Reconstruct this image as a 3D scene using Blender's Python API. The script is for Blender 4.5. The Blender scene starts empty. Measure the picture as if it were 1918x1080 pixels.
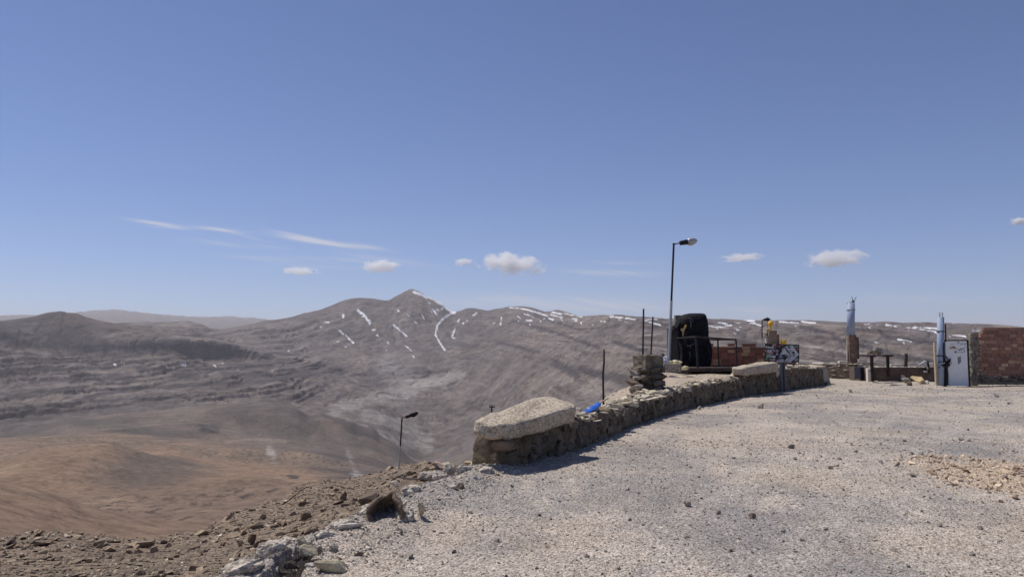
import bpy, bmesh, math, random
import numpy as np
from mathutils import Vector, Matrix, Quaternion, Euler

random.seed(7); RNG = np.random.default_rng(7)
S = bpy.context.scene
COL = S.collection
R = math.radians
# ------------------------------------------------------------------ camera
F_PX, CX, CY, HOR, EYE = 1422.0, 959.0, 540.0, 655.0, 1.6
TILT = math.atan((HOR - CY) / F_PX)
cam = bpy.data.cameras.new("camera"); cam.sensor_width = 36; cam.lens = 36 * F_PX / 1918
cam.clip_start = 0.05; cam.clip_end = 150000
camo = bpy.data.objects.new("camera", cam); COL.objects.link(camo)
camo.location = (0, 0, EYE); camo.rotation_euler = (R(90) + TILT, 0, 0)
S.camera = camo
# ------------------------------------------------------------------ sun, sky, exposure
SUN_AZ, SUN_EL = -57.0, 61.0        # azimuth clockwise from +Y
wd = bpy.data.worlds.new("World"); S.world = wd; wd.use_nodes = True
wn = wd.node_tree; bg = wn.nodes['Background']
sky = wn.nodes.new('ShaderNodeTexSky'); sky.sky_type = 'NISHITA'; sky.sun_disc = False
sky.sun_elevation = R(SUN_EL); sky.sun_rotation = R(SUN_AZ % 360)
sky.altitude = 2200; sky.air_density = 1.0; sky.dust_density = 1.2; sky.ozone_density = 1.5
sky.dust_density = 0.8
def wmath(op, a, b=0.0, c=0.0):
    o = wn.nodes.new('ShaderNodeMath'); o.operation = op
    for i, x in enumerate((a, b, c)):
        if hasattr(x, 'is_output'): wn.links.new(x, o.inputs[i])
        else: o.inputs[i].default_value = x
    return o.outputs[0]
def wmix(a, b, f, mode='MIX'):
    o = wn.nodes.new('ShaderNodeMix'); o.data_type = 'RGBA'; o.blend_type = mode
    for i, x in ((6, a), (7, b), (0, f)):
        if hasattr(x, 'is_output'): wn.links.new(x, o.inputs[i])
        elif hasattr(x, '__len__'): o.inputs[i].default_value = (*x, 1)
        else: o.inputs[i].default_value = x
    return o.outputs[2]
skyc = wmix(sky.outputs[0], (.745, .835, 1.09), 1.0, 'MULTIPLY')
# thin cirrus belongs to the sky itself: masks by direction, broken up by noise
wtc = wn.nodes.new('ShaderNodeTexCoord'); wsp = wn.nodes.new('ShaderNodeSeparateXYZ'); wn.links.new(wtc.outputs['Generated'], wsp.inputs[0])
wy = wmath('MAXIMUM', wsp.outputs[1], .05); wu = wmath('DIVIDE', wsp.outputs[0], wy); ww = wmath('DIVIDE', wsp.outputs[2], wy)
wcv = wn.nodes.new('ShaderNodeCombineXYZ'); wn.links.new(wmath('MULTIPLY_ADD', wu, 14.0, wmath('MULTIPLY', ww, 60.0)), wcv.inputs[0]); wn.links.new(wmath('MULTIPLY_ADD', ww, 150.0, wmath('MULTIPLY', wu, 26.0)), wcv.inputs[1])
wnz = wn.nodes.new('ShaderNodeTexNoise'); wn.links.new(wcv.outputs[0], wnz.inputs[0]); wnz.inputs['Scale'].default_value = 1.0; wnz.inputs['Detail'].default_value = 6; wnz.inputs['Roughness'].default_value = .6
WISP = [(288, 418, 52, 3.4, 8, .42), (304, 426, 30, 2.2, 5, .35), (404, 429, 42, 3.2, 6, .48), (450, 440, 50, 2.6, 14, .28), (550, 441, 45, 3.0, 11, .60), (600, 453, 70, 4.6, 8, .62), (690, 462, 36, 3.2, 9, .45), (400, 455, 60, 4, 7, .22), (500, 462, 40, 2.5, 8, .22),
        (490, 484, 70, 4, 4, .22), (625, 486, 70, 4, 4, .24), (690, 482, 60, 5, 10, .25), (760, 492, 60, 5, 8, .18), (600, 500, 60, 4, 3, .2), (1150, 511, 80, 5, 2, .34), (1175, 492, 50, 3, 1, .22), (1050, 568, 190, 12, 1, .34), (930, 560, 70, 8, 0, .25), (1425, 581, 60, 7, 1, .28), (1150, 578, 120, 8, 1, .22), (1700, 560, 160, 10, 0, .12)]
wsum = None
for (qx, qy, hl, ht, tl, am) in WISP:
    u0 = (qx - 959.0) / 1422.0; w0 = (655.0 - qy) / 1422.0 * 1.004; ct, st_ = math.cos(R(-tl)), math.sin(R(-tl)); hl, ht = hl / 1422.0, ht / 1422.0
    du = wmath('SUBTRACT', wu, u0); dw = wmath('SUBTRACT', ww, w0)
    a_ = wmath('MULTIPLY', wmath('MULTIPLY_ADD', du, ct, wmath('MULTIPLY', dw, st_)), 1 / hl); b_ = wmath('MULTIPLY', wmath('MULTIPLY_ADD', dw, ct, wmath('MULTIPLY', du, -st_)), 1 / ht)
    e_ = wmath('EXPONENT', wmath('MULTIPLY', wmath('ADD', wmath('MULTIPLY', a_, a_), wmath('MULTIPLY', b_, b_)), -1.0))
    e_ = wmath('MULTIPLY', e_, am * 1.35); wsum = e_ if wsum is None else wmath('ADD', wsum, e_)
wfac = wmath('MINIMUM', wmath('MULTIPLY', wsum, wmath('MULTIPLY_ADD', wnz.outputs[0], 4.6, -1.5)), .8); wfac = wmath('MAXIMUM', wfac, 0.0)
skyc = wmix(skyc, (7.0, 7.1, 7.9), wfac)
wn.links.new(skyc, bg.inputs[0]); bg.inputs[1].default_value = 0.088
sl = bpy.data.lights.new("sun", 'SUN'); sl.energy = 4.3; sl.angle = R(0.53); sl.color = (1.0, 0.95, 0.88)
slo = bpy.data.objects.new("sun", sl); COL.objects.link(slo)
sdir = Vector((math.sin(R(SUN_AZ)) * math.cos(R(SUN_EL)), math.cos(R(SUN_AZ)) * math.cos(R(SUN_EL)), math.sin(R(SUN_EL))))
slo.rotation_euler = sdir.to_track_quat('Z', 'Y').to_euler()
S.view_settings.view_transform = 'Standard'; S.view_settings.look = 'None'
S.view_settings.exposure = 0.0; S.view_settings.gamma = 1.0
S.cycles.max_bounces = 6; S.cycles.volume_bounces = 5; S.cycles.transparent_max_bounces = 16

# ------------------------------------------------------------------ helpers
def W(px, py, D):
    """point at forward distance D seen at photo pixel (px,py)"""
    u = (px - CX) / F_PX; v = (CY - py) / F_PX
    x, y, z = u, math.cos(TILT) - v * math.sin(TILT), math.sin(TILT) + v * math.cos(TILT)
    return Vector((x * D / y, D, EYE + z * D / y))
def G(px, py, zg=0.0):
    a = W(px, py, 1.0); d = a.z - EYE
    return W(px, py, (zg - EYE) / d)

_g2 = np.stack([np.cos(np.arange(256) * 2 * np.pi / 256), np.sin(np.arange(256) * 2 * np.pi / 256)], 1)
_v = np.random.default_rng(3).normal(size=(256, 3)); _g3 = _v / np.linalg.norm(_v, axis=1)[:, None]
def _h(ix, iy, iz, s):
    h = (ix * 374761393 + iy * 668265263 + iz * 1440662683 + s * 974634227) & 0xffffffff
    h = ((h ^ (h >> 13)) * 1274126177) & 0xffffffff
    return (h ^ (h >> 16)) & 255
def perlin2(x, y, s=0):
    x0 = np.floor(x).astype(np.int64); y0 = np.floor(y).astype(np.int64); fx = x - x0; fy = y - y0
    u = fx * fx * fx * (fx * (fx * 6 - 15) + 10); v = fy * fy * fy * (fy * (fy * 6 - 15) + 10)
    def g(i, j):
        k = _g2[_h(x0 + i, y0 + j, 0, s)]
        return k[..., 0] * (fx - i) + k[..., 1] * (fy - j)
    a = g(0, 0); a = a + u * (g(1, 0) - a); b = g(0, 1); b = b + u * (g(1, 1) - b)
    return 1.5 * (a + v * (b - a))
def perlin3(x, y, z, s=0):
    x0 = np.floor(x).astype(np.int64); y0 = np.floor(y).astype(np.int64); z0 = np.floor(z).astype(np.int64)
    fx = x - x0; fy = y - y0; fz = z - z0
    u, v, w = [f * f * f * (f * (f * 6 - 15) + 10) for f in (fx, fy, fz)]
    def g(i, j, k):
        q = _g3[_h(x0 + i, y0 + j, z0 + k, s)]
        return q[..., 0] * (fx - i) + q[..., 1] * (fy - j) + q[..., 2] * (fz - k)
    def pl(k):
        a = g(0, 0, k); a = a + u * (g(1, 0, k) - a); b = g(0, 1, k); b = b + u * (g(1, 1, k) - b)
        return a + v * (b - a)
    p = pl(0)
    return 1.4 * (p + w * (pl(1) - p))
def fbm2(x, y, o=4, s=0, gain=.5, lac=2.03):
    r = 0; a = 1; t = 0
    for i in range(o):
        r = r + a * perlin2(x, y, s + i); t += a; a *= gain; x = x * lac + 17.3; y = y * lac - 5.1
    return r / t
def ridged2(x, y, o=4, s=0, gain=.5):
    r = 0; a = 1; t = 0
    for i in range(o):
        r = r + a * (1 - np.abs(perlin2(x, y, s + i)) * 1.6); t += a; a *= gain; x = x * 2.07 + 3.7; y = y * 2.07 + 9.1
    return r / t
def fbm3(p, f, o=4, s=0):
    r = 0; a = 1; t = 0
    for i in range(o):
        r = r + a * perlin3(p[..., 0] * f, p[..., 1] * f, p[..., 2] * f, s + i); t += a; a *= .5; f *= 2.05
    return r / t
def sstep(a, b, x):
    t = np.clip((x - a) / (b - a), 0, 1); return t * t * (3 - 2 * t)
def pchip(xk, yk, x):
    xk = np.asarray(xk, float); yk = np.asarray(yk, float)
    h = np.diff(xk); d = np.diff(yk) / h
    m = np.zeros_like(yk)
    ok = d[:-1] * d[1:] > 0
    w1 = 2 * h[1:] + h[:-1]; w2 = h[1:] + 2 * h[:-1]
    with np.errstate(all='ignore'):
        mm = (w1 + w2) / (w1 / d[:-1] + w2 / d[1:])
    m[1:-1] = np.where(ok, mm, 0); m[0] = d[0]; m[-1] = d[-1]
    i = np.clip(np.searchsorted(xk, x) - 1, 0, len(h) - 1)
    t = np.clip((x - xk[i]) / h[i], 0, 1)
    return ((1 + 2 * t) * (1 - t) ** 2 * yk[i] + t * (1 - t) ** 2 * h[i] * m[i] + t * t * (3 - 2 * t) * yk[i + 1] + t * t * (t - 1) * h[i] * m[i + 1])

def tag(o, label=None, cat=None, group=None, kind=None):
    if label: o['label'] = label
    if cat: o['category'] = cat
    if group: o['group'] = group
    if kind: o['kind'] = kind
    return o
def link(name, me, mat=None, parent=None, loc=None):
    o = bpy.data.objects.new(name, me); COL.objects.link(o)
    if mat and me: me.materials.append(mat)
    if parent: o.parent = parent
    if loc is not None: o.location = loc
    return o
def empty(name, loc, rz=0):
    o = bpy.data.objects.new(name, None); COL.objects.link(o); o.location = loc; o.rotation_euler = (0, 0, rz)
    o.empty_display_size = .1
    return o
def np_mesh(name, co, faces, smooth=False, cols=None):
    """co (n,3); faces (m,k) int"""
    me = bpy.data.meshes.new(name); co = np.ascontiguousarray(co, np.float32).reshape(-1, 3)
    m, k = faces.shape
    me.vertices.add(len(co)); me.vertices.foreach_set('co', co.ravel())
    me.loops.add(m * k); me.loops.foreach_set('vertex_index', np.ascontiguousarray(faces, np.int32).ravel())
    me.polygons.add(m); me.polygons.foreach_set('loop_start', np.arange(0, m * k, k, dtype=np.int32))
    me.polygons.foreach_set('loop_total', np.full(m, k, np.int32))
    me.update(calc_edges=True)
    me.polygons.foreach_set('use_smooth', np.full(m, smooth, bool))
    if cols is not None:
        for nm, c in cols.items():
            a = me.attributes.new(nm, 'FLOAT_COLOR', 'POINT')
            c4 = np.ones((len(co), 4), np.float32); c4[:, :3] = c.reshape(-1, 3)
            a.data.foreach_set('color', c4.ravel())
    return me
def grid_faces(n, m, wrap=False):
    i = np.arange(n - 1)[:, None]; j = np.arange(m if wrap else m - 1)[None, :]
    j2 = (j + 1) % m
    return np.stack([i * m + j, i * m + j2, (i + 1) * m + j2, (i + 1) * m + j], -1).reshape(-1, 4)

def bm_obj(name, bm, mat, parent=None, smooth=False, loc=None):
    me = bpy.data.meshes.new(name); bmesh.ops.recalc_face_normals(bm, faces=bm.faces)
    bm.to_mesh(me); bm.free()
    if smooth:
        for p in me.polygons: p.use_smooth = True
    return link(name, me, mat, parent, loc)
def add_box(bm, c, size, rot=None, bev=0.0, jit=0.0):
    M = Matrix.Translation(c)
    if rot is not None: M = M @ (rot.to_matrix().to_4x4() if isinstance(rot, (Euler, Quaternion)) else Matrix.Rotation(rot, 4, 'Z'))
    r = bmesh.ops.create_cube(bm, size=1.0)
    vs = r['verts']
    for v in vs:
        v.co = Vector((v.co.x * size[0], v.co.y * size[1], v.co.z * size[2]))
        if jit: v.co += Vector((random.uniform(-jit, jit), random.uniform(-jit, jit), random.uniform(-jit, jit)))
        v.co = M @ v.co
    if bev:
        es = {e for v in vs for e in v.link_edges}
        bmesh.ops.bevel(bm, geom=list(es), offset=bev, segments=2, affect='EDGES', profile=.5)
def add_tube(bm, pts, rads, n=12, caps=True):
    pts = [Vector(p) for p in pts]
    if not hasattr(rads, '__len__'): rads = [rads] * len(pts)
    rings = []
    up = Vector((0, 0, 1))
    for i, p in enumerate(pts):
        t = (pts[min(i + 1, len(pts) - 1)] - pts[max(i - 1, 0)]).normalized()
        a = t.cross(up if abs(t.z) < .95 else Vector((1, 0, 0))).normalized(); b = t.cross(a)
        rings.append([bm.verts.new(p + (a * math.cos(2 * math.pi * k / n) + b * math.sin(2 * math.pi * k / n)) * rads[i]) for k in range(n)])
    for i in range(len(rings) - 1):
        for k in range(n):
            bm.faces.new((rings[i][k], rings[i][(k + 1) % n], rings[i + 1][(k + 1) % n], rings[i + 1][k]))
    if caps:
        bm.faces.new(rings[0][::-1]); bm.faces.new(rings[-1])
def hull_np(seed, n=14, dims=(1, 1, 1), box=.7):
    rg = np.random.default_rng(seed)
    p = rg.normal(size=(n, 3)); p /= np.linalg.norm(p, axis=1)[:, None]
    q = p / np.max(np.abs(p), axis=1)[:, None]
    p = (p * (1 - box) + q * box) * rg.uniform(.8, 1.0, (n, 1)) * np.array(dims) * .5
    bm = bmesh.new()
    for c in p: bm.verts.new(c)
    r = bmesh.ops.convex_hull(bm, input=bm.verts)
    bmesh.ops.delete(bm, geom=[v for v in bm.verts if not v.link_faces], context='VERTS')
    bmesh.ops.recalc_face_normals(bm, faces=bm.faces)
    bm.verts.index_update()
    co = np.array([v.co[:] for v in bm.verts]); fa = np.array([[v.index for v in f.verts] for f in bm.faces])
    return co, fa, bm
def add_hull(bm, seed, c, dims, rot, n=14, box=.7):
    co, fa, b = hull_np(seed, n, dims, box); b.free()
    M = Matrix.Translation(c) @ rot.to_matrix().to_4x4()
    vs = [bm.verts.new(M @ Vector(v)) for v in co]
    for f in fa: bm.faces.new([vs[i] for i in f])
def rough_rock_mesh(name, seed, dims, n=16, box=.75, bev=.05, rough=.03, cuts=2):
    co, fa, bm = hull_np(seed, n, dims, box)
    bmesh.ops.dissolve_limit(bm, angle_limit=R(14), verts=bm.verts, edges=bm.edges)
    s = max(dims)
    bmesh.ops.bevel(bm, geom=list(bm.edges), offset=bev * s, segments=1, affect='EDGES', profile=.5)
    bmesh.ops.triangulate(bm, faces=bm.faces)
    bmesh.ops.subdivide_edges(bm, edges=bm.edges, cuts=cuts, use_grid_fill=True)
    bm.normal_update()
    P = np.array([v.co[:] for v in bm.verts]); N = np.array([v.normal[:] for v in bm.verts])
    d = fbm3(P / s + seed * 3.1, 4.0, 4, seed) * rough * s * 2
    for v, nn, dd in zip(bm.verts, N, d): v.co += Vector(nn) * dd
    me = bpy.data.meshes.new(name); bm.to_mesh(me); bm.free()
    return me

# ------------------------------------------------------------------ materials
class NT:
    def __init__(s, name):
        s.m = bpy.data.materials.new(name); s.m.use_nodes = True; s.t = s.m.node_tree
        s.b = s.t.nodes['Principled BSDF']; s.out = s.t.nodes['Material Output']
        s.b.inputs['Specular IOR Level'].default_value = .25
    def n(s, typ, **kw):
        o = s.t.nodes.new(typ)
        for k, v in kw.items(): setattr(o, k, v)
        return o
    def l(s, a, b): s.t.links.new(a, b)
    def coord(s, kind='Object', scale=1.0, rot=None):
        c = s.n('ShaderNodeTexCoord'); mp = s.n('ShaderNodeMapping')
        s.l(c.outputs[kind], mp.inputs[0])
        mp.inputs['Scale'].default_value = scale if hasattr(scale, '__len__') else (scale,) * 3
        return mp.outputs[0]
    def noise(s, vec, scale, detail=4, rough=.55):
        o = s.n('ShaderNodeTexNoise'); s.l(vec, o.inputs['Vector']); o.inputs['Scale'].default_value = scale
        o.inputs['Detail'].default_value = detail; o.inputs['Roughness'].default_value = rough
        return o
    def vor(s, vec, scale, feature='F1'):
        o = s.n('ShaderNodeTexVoronoi', feature=feature); s.l(vec, o.inputs['Vector']); o.inputs['Scale'].default_value = scale
        return o
    def ramp(s, fac, stops):
        o = s.n('ShaderNodeValToRGB'); e = o.color_ramp.elements
        while len(e) < len(stops): e.new(.5)
        for q, (p, c) in zip(e, stops):
            q.position = p; q.color = (*c, 1) if hasattr(c, '__len__') else (c, c, c, 1)
        s.l(fac, o.inputs[0]); return o.outputs[0]
    def mix(s, a, b, fac, mode='MIX'):
        o = s.n('ShaderNodeMix', data_type='RGBA', blend_type=mode)
        for i, x in ((6, a), (7, b), (0, fac)):
            if hasattr(x, 'is_output'): s.l(x, o.inputs[i])
            elif hasattr(x, '__len__'): o.inputs[i].default_value = (*x, 1)
            else: o.inputs[i].default_value = x
        return o.outputs[2]
    def math(s, op, a, b=0.0):
        o = s.n('ShaderNodeMath', operation=op)
        for i, x in ((0, a), (1, b)):
            if hasattr(x, 'is_output'): s.l(x, o.inputs[i])
            else: o.inputs[i].default_value = x
        return o.outputs[0]
    def bump(s, h, strength=.5, dist=.02, prev=None):
        o = s.n('ShaderNodeBump'); s.l(h, o.inputs['Height']); o.inputs['Strength'].default_value = strength
        o.inputs['Distance'].default_value = dist
        if prev is not None: s.l(prev, o.inputs['Normal'])
        return o.outputs[0]
    def fin(s, col=None, rough=.9, normal=None, metal=0):
        if col is not None:
            if hasattr(col, 'is_output'): s.l(col, s.b.inputs['Base Color'])
            else: s.b.inputs['Base Color'].default_value = (*col, 1)
        s.b.inputs['Roughness'].default_value = rough; s.b.inputs['Metallic'].default_value = metal
        if normal is not None: s.l(normal, s.b.inputs['Normal'])
        return s.m
    def attr(s, name):
        o = s.n('ShaderNodeAttribute'); o.attribute_name = name; return o.outputs['Color']

def mat_simple(name, col, rough=.6, metal=0, var=.25, scale=6.0, bump=.15, dist=.01, dirt=None):
    m = NT(name); v = m.coord('Object')
    n1 = m.noise(v, scale, 6, .6)
    a = tuple(c * (1 - var) for c in col); b = tuple(min(1, c * (1 + var)) for c in col)
    c = m.ramp(n1.outputs[0], [(.3, a), (.7, b)])
    if dirt:
        n2 = m.noise(v, scale * .35, 6, .65)
        c = m.mix(c, dirt, m.ramp(n2.outputs[0], [(.52, 0.0), (.68, .85)]))
    nb = m.noise(v, scale * 5, 5, .6)
    return m.fin(c, rough, m.bump(nb.outputs[0], bump, dist), metal)
def mat_stone(name, c1, c2, c3=None, scale=3.0, bump=.6, dist=.03, rnd=.0):
    m = NT(name); v = m.coord('Object')
    n1 = m.noise(v, scale, 8, .62); n2 = m.noise(v, scale * 7, 6, .65)
    c = m.ramp(n1.outputs[0], [(.32, c1), (.66, c2)])
    if c3: c = m.mix(c, c3, m.ramp(m.noise(v, scale * .6, 5, .6).outputs[0], [(.55, 0.0), (.7, .8)]))
    c = m.mix(c, m.ramp(n2.outputs[0], [(.3, .72), (.7, 1.25)]), 1.0, 'MULTIPLY')
    if rnd:
        oi = m.n('ShaderNodeObjectInfo')
        c = m.mix(c, m.ramp(oi.outputs['Random'], [(0, (1 - rnd, 1 - rnd, 1 - rnd * .95)), (.5, (1, .97, .93)), (1, (1 + rnd, 1 + rnd * .95, 1 + rnd * .8))]), 1.0, 'MULTIPLY')
    nb = m.bump(n2.outputs[0], bump, dist)
    return m.fin(c, .92, nb)
def mat_attr(name, speck=.3, scale=20, bump=.4, dist=.02, rough=.92):
    m = NT(name); v = m.coord('Object')
    n2 = m.noise(v, scale, 6, .65)
    c = m.mix(m.attr('Col'), m.ramp(n2.outputs[0], [(.3, 1 - speck), (.7, 1 + speck)]), 1.0, 'MULTIPLY')
    return m.fin(c, rough, m.bump(n2.outputs[0], bump, dist))

M_FAR = None
def make_far_mat():
    m = NT('mountain_rock'); v = m.coord('Object')
    n1 = m.noise(v, 1 / 260., 9, .68); n2 = m.noise(v, 1 / 60., 9, .78)
    c = m.mix(m.attr('Col'), m.ramp(n1.outputs[0], [(.34, .76), (.66, 1.22)]), 1.0, 'MULTIPLY')
    c = m.mix(c, m.ramp(n2.outputs[0], [(.36, .62), (.5, 1.0), (.64, 1.32)]), 1.0, 'MULTIPLY')
    nb = m.bump(n1.outputs[0], .9, 55.0); nb = m.bump(n2.outputs[0], .9, 16.0, nb)
    return m.fin(c, .95, nb)
def make_hill_mat():
    m = NT('hill_soil'); v = m.coord('Object')
    n1 = m.noise(v, 1 / 60., 8, .65); n2 = m.noise(v, 1 / 9., 8, .75); vo = m.vor(v, 1 / 3.)
    c = m.mix(m.attr('Col'), m.ramp(n1.outputs[0], [(.3, .85), (.7, 1.12)]), 1.0, 'MULTIPLY')
    c = m.mix(c, m.ramp(n2.outputs[0], [(.34, .55), (.5, 1.0), (.66, 1.32)]), 1.0, 'MULTIPLY')
    nb = m.bump(n1.outputs[0], .6, 8.0); nb = m.bump(n2.outputs[0], .8, 2.5, nb)
    return m.fin(c, .95, nb)
def make_ground_mat():
    m = NT('gravel_ground'); v = m.coord('Object')
    n0 = m.noise(v, .9, 6, .6); n1 = m.noise(v, 9, 6, .7); n2 = m.noise(v, 45, 5, .75)
    vo = m.vor(v, 55); vo2 = m.vor(v, 24)
    c = m.mix(m.attr('Col'), m.ramp(n0.outputs[0], [(.3, .90), (.7, 1.10)]), 1.0, 'MULTIPLY')
    c = m.mix(c, m.ramp(n1.outputs[0], [(.3, .82), (.7, 1.16)]), 1.0, 'MULTIPLY')
    c = m.mix(c, m.ramp(n2.outputs[0], [(.3, .72), (.7, 1.26)]), 1.0, 'MULTIPLY')
    cellr = m.n('ShaderNodeSeparateColor'); m.l(vo.outputs['Color'], cellr.inputs[0])
    c = m.mix(c, m.ramp(cellr.outputs[0], [(0, .62), (.5, 1.0), (1, 1.42)]), 1.0, 'MULTIPLY')
    h = m.math('MULTIPLY', m.math('SUBTRACT', 1.0, vo.outputs['Distance']), 1.0)
    nb = m.bump(n1.outputs[0], .5, .04); nb = m.bump(m.math('SUBTRACT', 1.0, vo2.outputs['Distance']), .6, .02, nb); nb = m.bump(h, .8, .012, nb)
    return m.fin(c, .95, nb)
M_FAR = make_far_mat(); M_HILL = make_hill_mat(); M_GROUND = make_ground_mat()
M_GRAVEL = mat_attr('gravel_stone', .2, 60, .3, .004)
M_SCREE = mat_stone('scree_rock', (.185, .140, .102), (.30, .235, .172), (.40, .335, .245), 3.0, .5, .02, .42)
M_SCREE2 = mat_attr('scree_rubble', .3, 14, .5, .02)
M_WALL = None
M_CONC = None
M_STEEL = mat_simple('dark_steel', (.035, .028, .028), .6, .3, .4, 9, .2, .004, (.07, .035, .025))
M_LAMPBLK = mat_simple('black_paint', (.016, .014, .018), .45, 0, .3, 8, .1, .003)
M_GALV = mat_simple('galvanised_metal', (.42, .42, .43), .45, .4, .15, 7, .1, .003)
M_GLASS = mat_simple('lamp_lens', (.42, .40, .34), .2, 0, .2, 14, .1, .004)
M_PIPE = mat_simple('blue_grey_pipe', (.29, .345, .46), .55, 0, .08, 2.5, .05, .003, (.33, .38, .47))
M_TARP = None
M_WHITE = mat_simple('white_paint', (.80, .79, .77), .5, 0, .06, 3, .08, .003)
M_BLACKINK = mat_simple('black_ink', (.03, .03, .035), .7, 0, .2, 10, 0.02, .001)
M_RUSTWASH = mat_simple('orange_paint', (.33, .17, .09), .8, 0, .3, 20, .05, .001)
M_GREYPATCH = mat_simple('grey_scraped_paint', (.22, .22, .23), .8, 0, .3, 20, .05, .001)
M_YELLOW = mat_simple('yellow_plastic', (.72, .40, .035), .45, 0, .15, 8, .1, .003)
M_YELLOWST = mat_stone('ochre_stone', (.40, .30, .16), (.60, .47, .27), None, 3, .5, .03)
M_LICHEN = mat_stone('lichen_stone', (.34, .285, .195), (.54, .46, .32), (.48, .44, .24), 5, .5, .02)
M_GREYROCK = mat_stone('grey_rock', (.22, .195, .17), (.36, .33, .29), None, 4, .6, .02, .15)
M_BROWNROCK = mat_stone('brown_rock', (.115, .083, .062), (.215, .160, .120), None, 3, .6, .03, .15)
M_PALEROCK = mat_stone('pale_rock', (.42, .38, .33), (.62, .57, .50), None, 4, .5, .02, .15)
M_MASON = mat_stone('rubble_masonry', (.11, .09, .075), (.26, .215, .17), (.36, .31, .25), 2.6, .9, .05, .1)
M_CRACKSHADE = mat_stone('crack_shade_rock', (.035, .027, .024), (.075, .058, .048), None, 4, .7, .03)  # near-black colour stands in for the shade inside the edge crack
M_CREST = mat_stone('crest_stone', (.34, .285, .215), (.58, .50, .39), (.60, .53, .34), 4, .6, .02)  # pale tone puts the sunlit wall top into the stone colour
M_MORTAR = mat_stone('grey_mortar', (.16, .135, .11), (.29, .25, .205), None, 2.2, .7, .03)
M_WOODPALE = mat_simple('pale_timber', (.47, .38, .26), .8, 0, .2, 9, .2, .003)
M_WOODDARK = mat_simple('dark_timber', (.06, .045, .04), .85, 0, .3, 6, .3, .005)
M_BLUE = mat_simple('blue_tarp', (.03, .13, .50), .45, 0, .15, 5, .2, .01)
M_CLOTH = mat_simple('cream_cloth', (.62, .55, .36), .9, 0, .15, 8, .3, .01)
M_BAG = mat_simple('plastic_bag', (.45, .46, .50), .4, 0, .5, 12, .3, .01)
M_WHITEWASH = mat_simple('whitewashed_beam', (.62, .57, .49), .85, 0, .15, 3, .3, .01, (.38, .32, .26))
M_BRICK = mat_attr('red_brick', .16, 9, .35, .01)

# ================================================================== far terrain (polar-tessellated heightfield, real distances)
PXG = np.concatenate([np.linspace(-3200, -230, 46), np.linspace(-200, 2120, 1560), np.linspace(2150, 5200, 46)])
XS = np.array([0, 100, 200, 300, 400, 500, 600, 700, 800, 900, 1000, 1100, 1200, 1400, 1600, 1800, 1918], float)
def ext(v): return np.array(list(v) + [v[-1]] * (17 - len(v)), float)
def col_y(v, xs=None):
    xs = XS if xs is None else np.array(xs, float); v = ext(v) if xs is XS else np.array(v, float)
    return pchip(xs, v, np.clip(PXG, xs[0], xs[-1]))
AR = ([-200, 0, 100, 200, 300, 400, 500, 600, 700, 800, 900, 1000, 2000], [34, 32, 32, 32, 33, 35, 39, 43, 48, 53, 58, 60, 60])
AY = ([-200, 0, 50, 100, 150, 200, 300, 400, 430, 455, 500, 533, 580, 640, 700, 775, 830, 900, 1000, 2000],
      [1026, 1020, 1013, 1009, 1009, 1015, 1019, 1006, 984, 966, 950, 944, 912, 903, 893, 872, 868, 896, 950, 950])
far_r = [1, 1, 1, 1, 1, 1, 1, 1, 1]
STN = [  # name, r, y, samples to next
 ('A', AR, AY, 12),
 ('B', [110, 110, 110, 115, 120, 130, 140, 150], [1130, 1120, 1120, 1100, 1080, 1050, 1040, 1030, 1020, 1040, 1040], 40),
 ('C', [330], [946, 972, 1000, 1008, 1000, 985, 970, 955, 948, 945, 940], 26),
 ('C2', [420], [956, 984, 990, 985, 975, 962, 950, 940, 935, 930, 925], 40),
 ('D', [600], [936, 936, 937, 938, 935, 930, 925, 918, 912, 905, 900], 30),
 ('E', [720], [928, 929, 930, 924, 912, 904, 905, 905, 902, 890, 880], 70),
 ('F', [950], [872, 841, 832, 862, 882, 888, 890, 893, 895, 880, 850], 50),
 ('G', [1300] * 9 + [1250, 1200, 1150, 1100], [866, 852, 850, 850, 862, 868, 872, 884, 893, 872, 835, 830], 60),
 ('H', [1900] * 9 + [1850, 1600, 1400, 1300], [818, 816, 812, 821, 829, 836, 846, 868, 891, 862, 815, 810], 30),
 ('I', [2300] * 9 + [2200, 1900, 1650, 1500], [824, 822, 818, 825, 831, 834, 842, 860, 890, 855, 802, 795], 60),
 ('J', [3000] * 9 + [2800, 2400, 2000, 1700], None, 30),
 ('K', [3500] * 9 + [3300, 2800, 2300, 1900], [832, 820, 800, 787, 778, 776, 784, 812, 866, 835, 785, 770, 765], 30),
 ('L', [4000] * 9 + [3800, 3200, 2600, 2150], [794, 776, 767, 757, 752, 750, 756, 772, 818, 808, 765, 750, 745], 110),
 ('M', [4900] * 9 + [4600, 3900, 3150, 2600], [716, 713, 711, 706, 705, 708, 716, 735, 752, 752, 725, 710, 705], 110),
 ('N', [5800] * 9 + [5400, 4600, 3700, 3000], [641, 659, 666, 664, 676, 674, 690, 705, 704, 697, 682, 676, 672], 46),
 ('O', [5900] * 9 + [5600, 4800, 3900, 3150], [614, 640, 637, 631, 636, 660, 677, 692, 690, 682, 664, 658, 655], 60),
 ('P', [6600] * 9 + [6300, 5500, 4500, 3600], None, 60),
 ('Q', [7600] * 9 + [7300, 6400, 5000, 3900], [617, 605, 618, 634, 645, 640, 640, 640, 640, 630, 616, 610, 607], 110),
 ('R', [9500] * 9 + [9200, 7800, 5800, 4300], None, 24),
 ('S', [12500] * 9 + [12000, 11000, 9000, 6500], None, 16),
 ('T', [42000], None, 8),
 ('U', [60000], [720], 0)]
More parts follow.
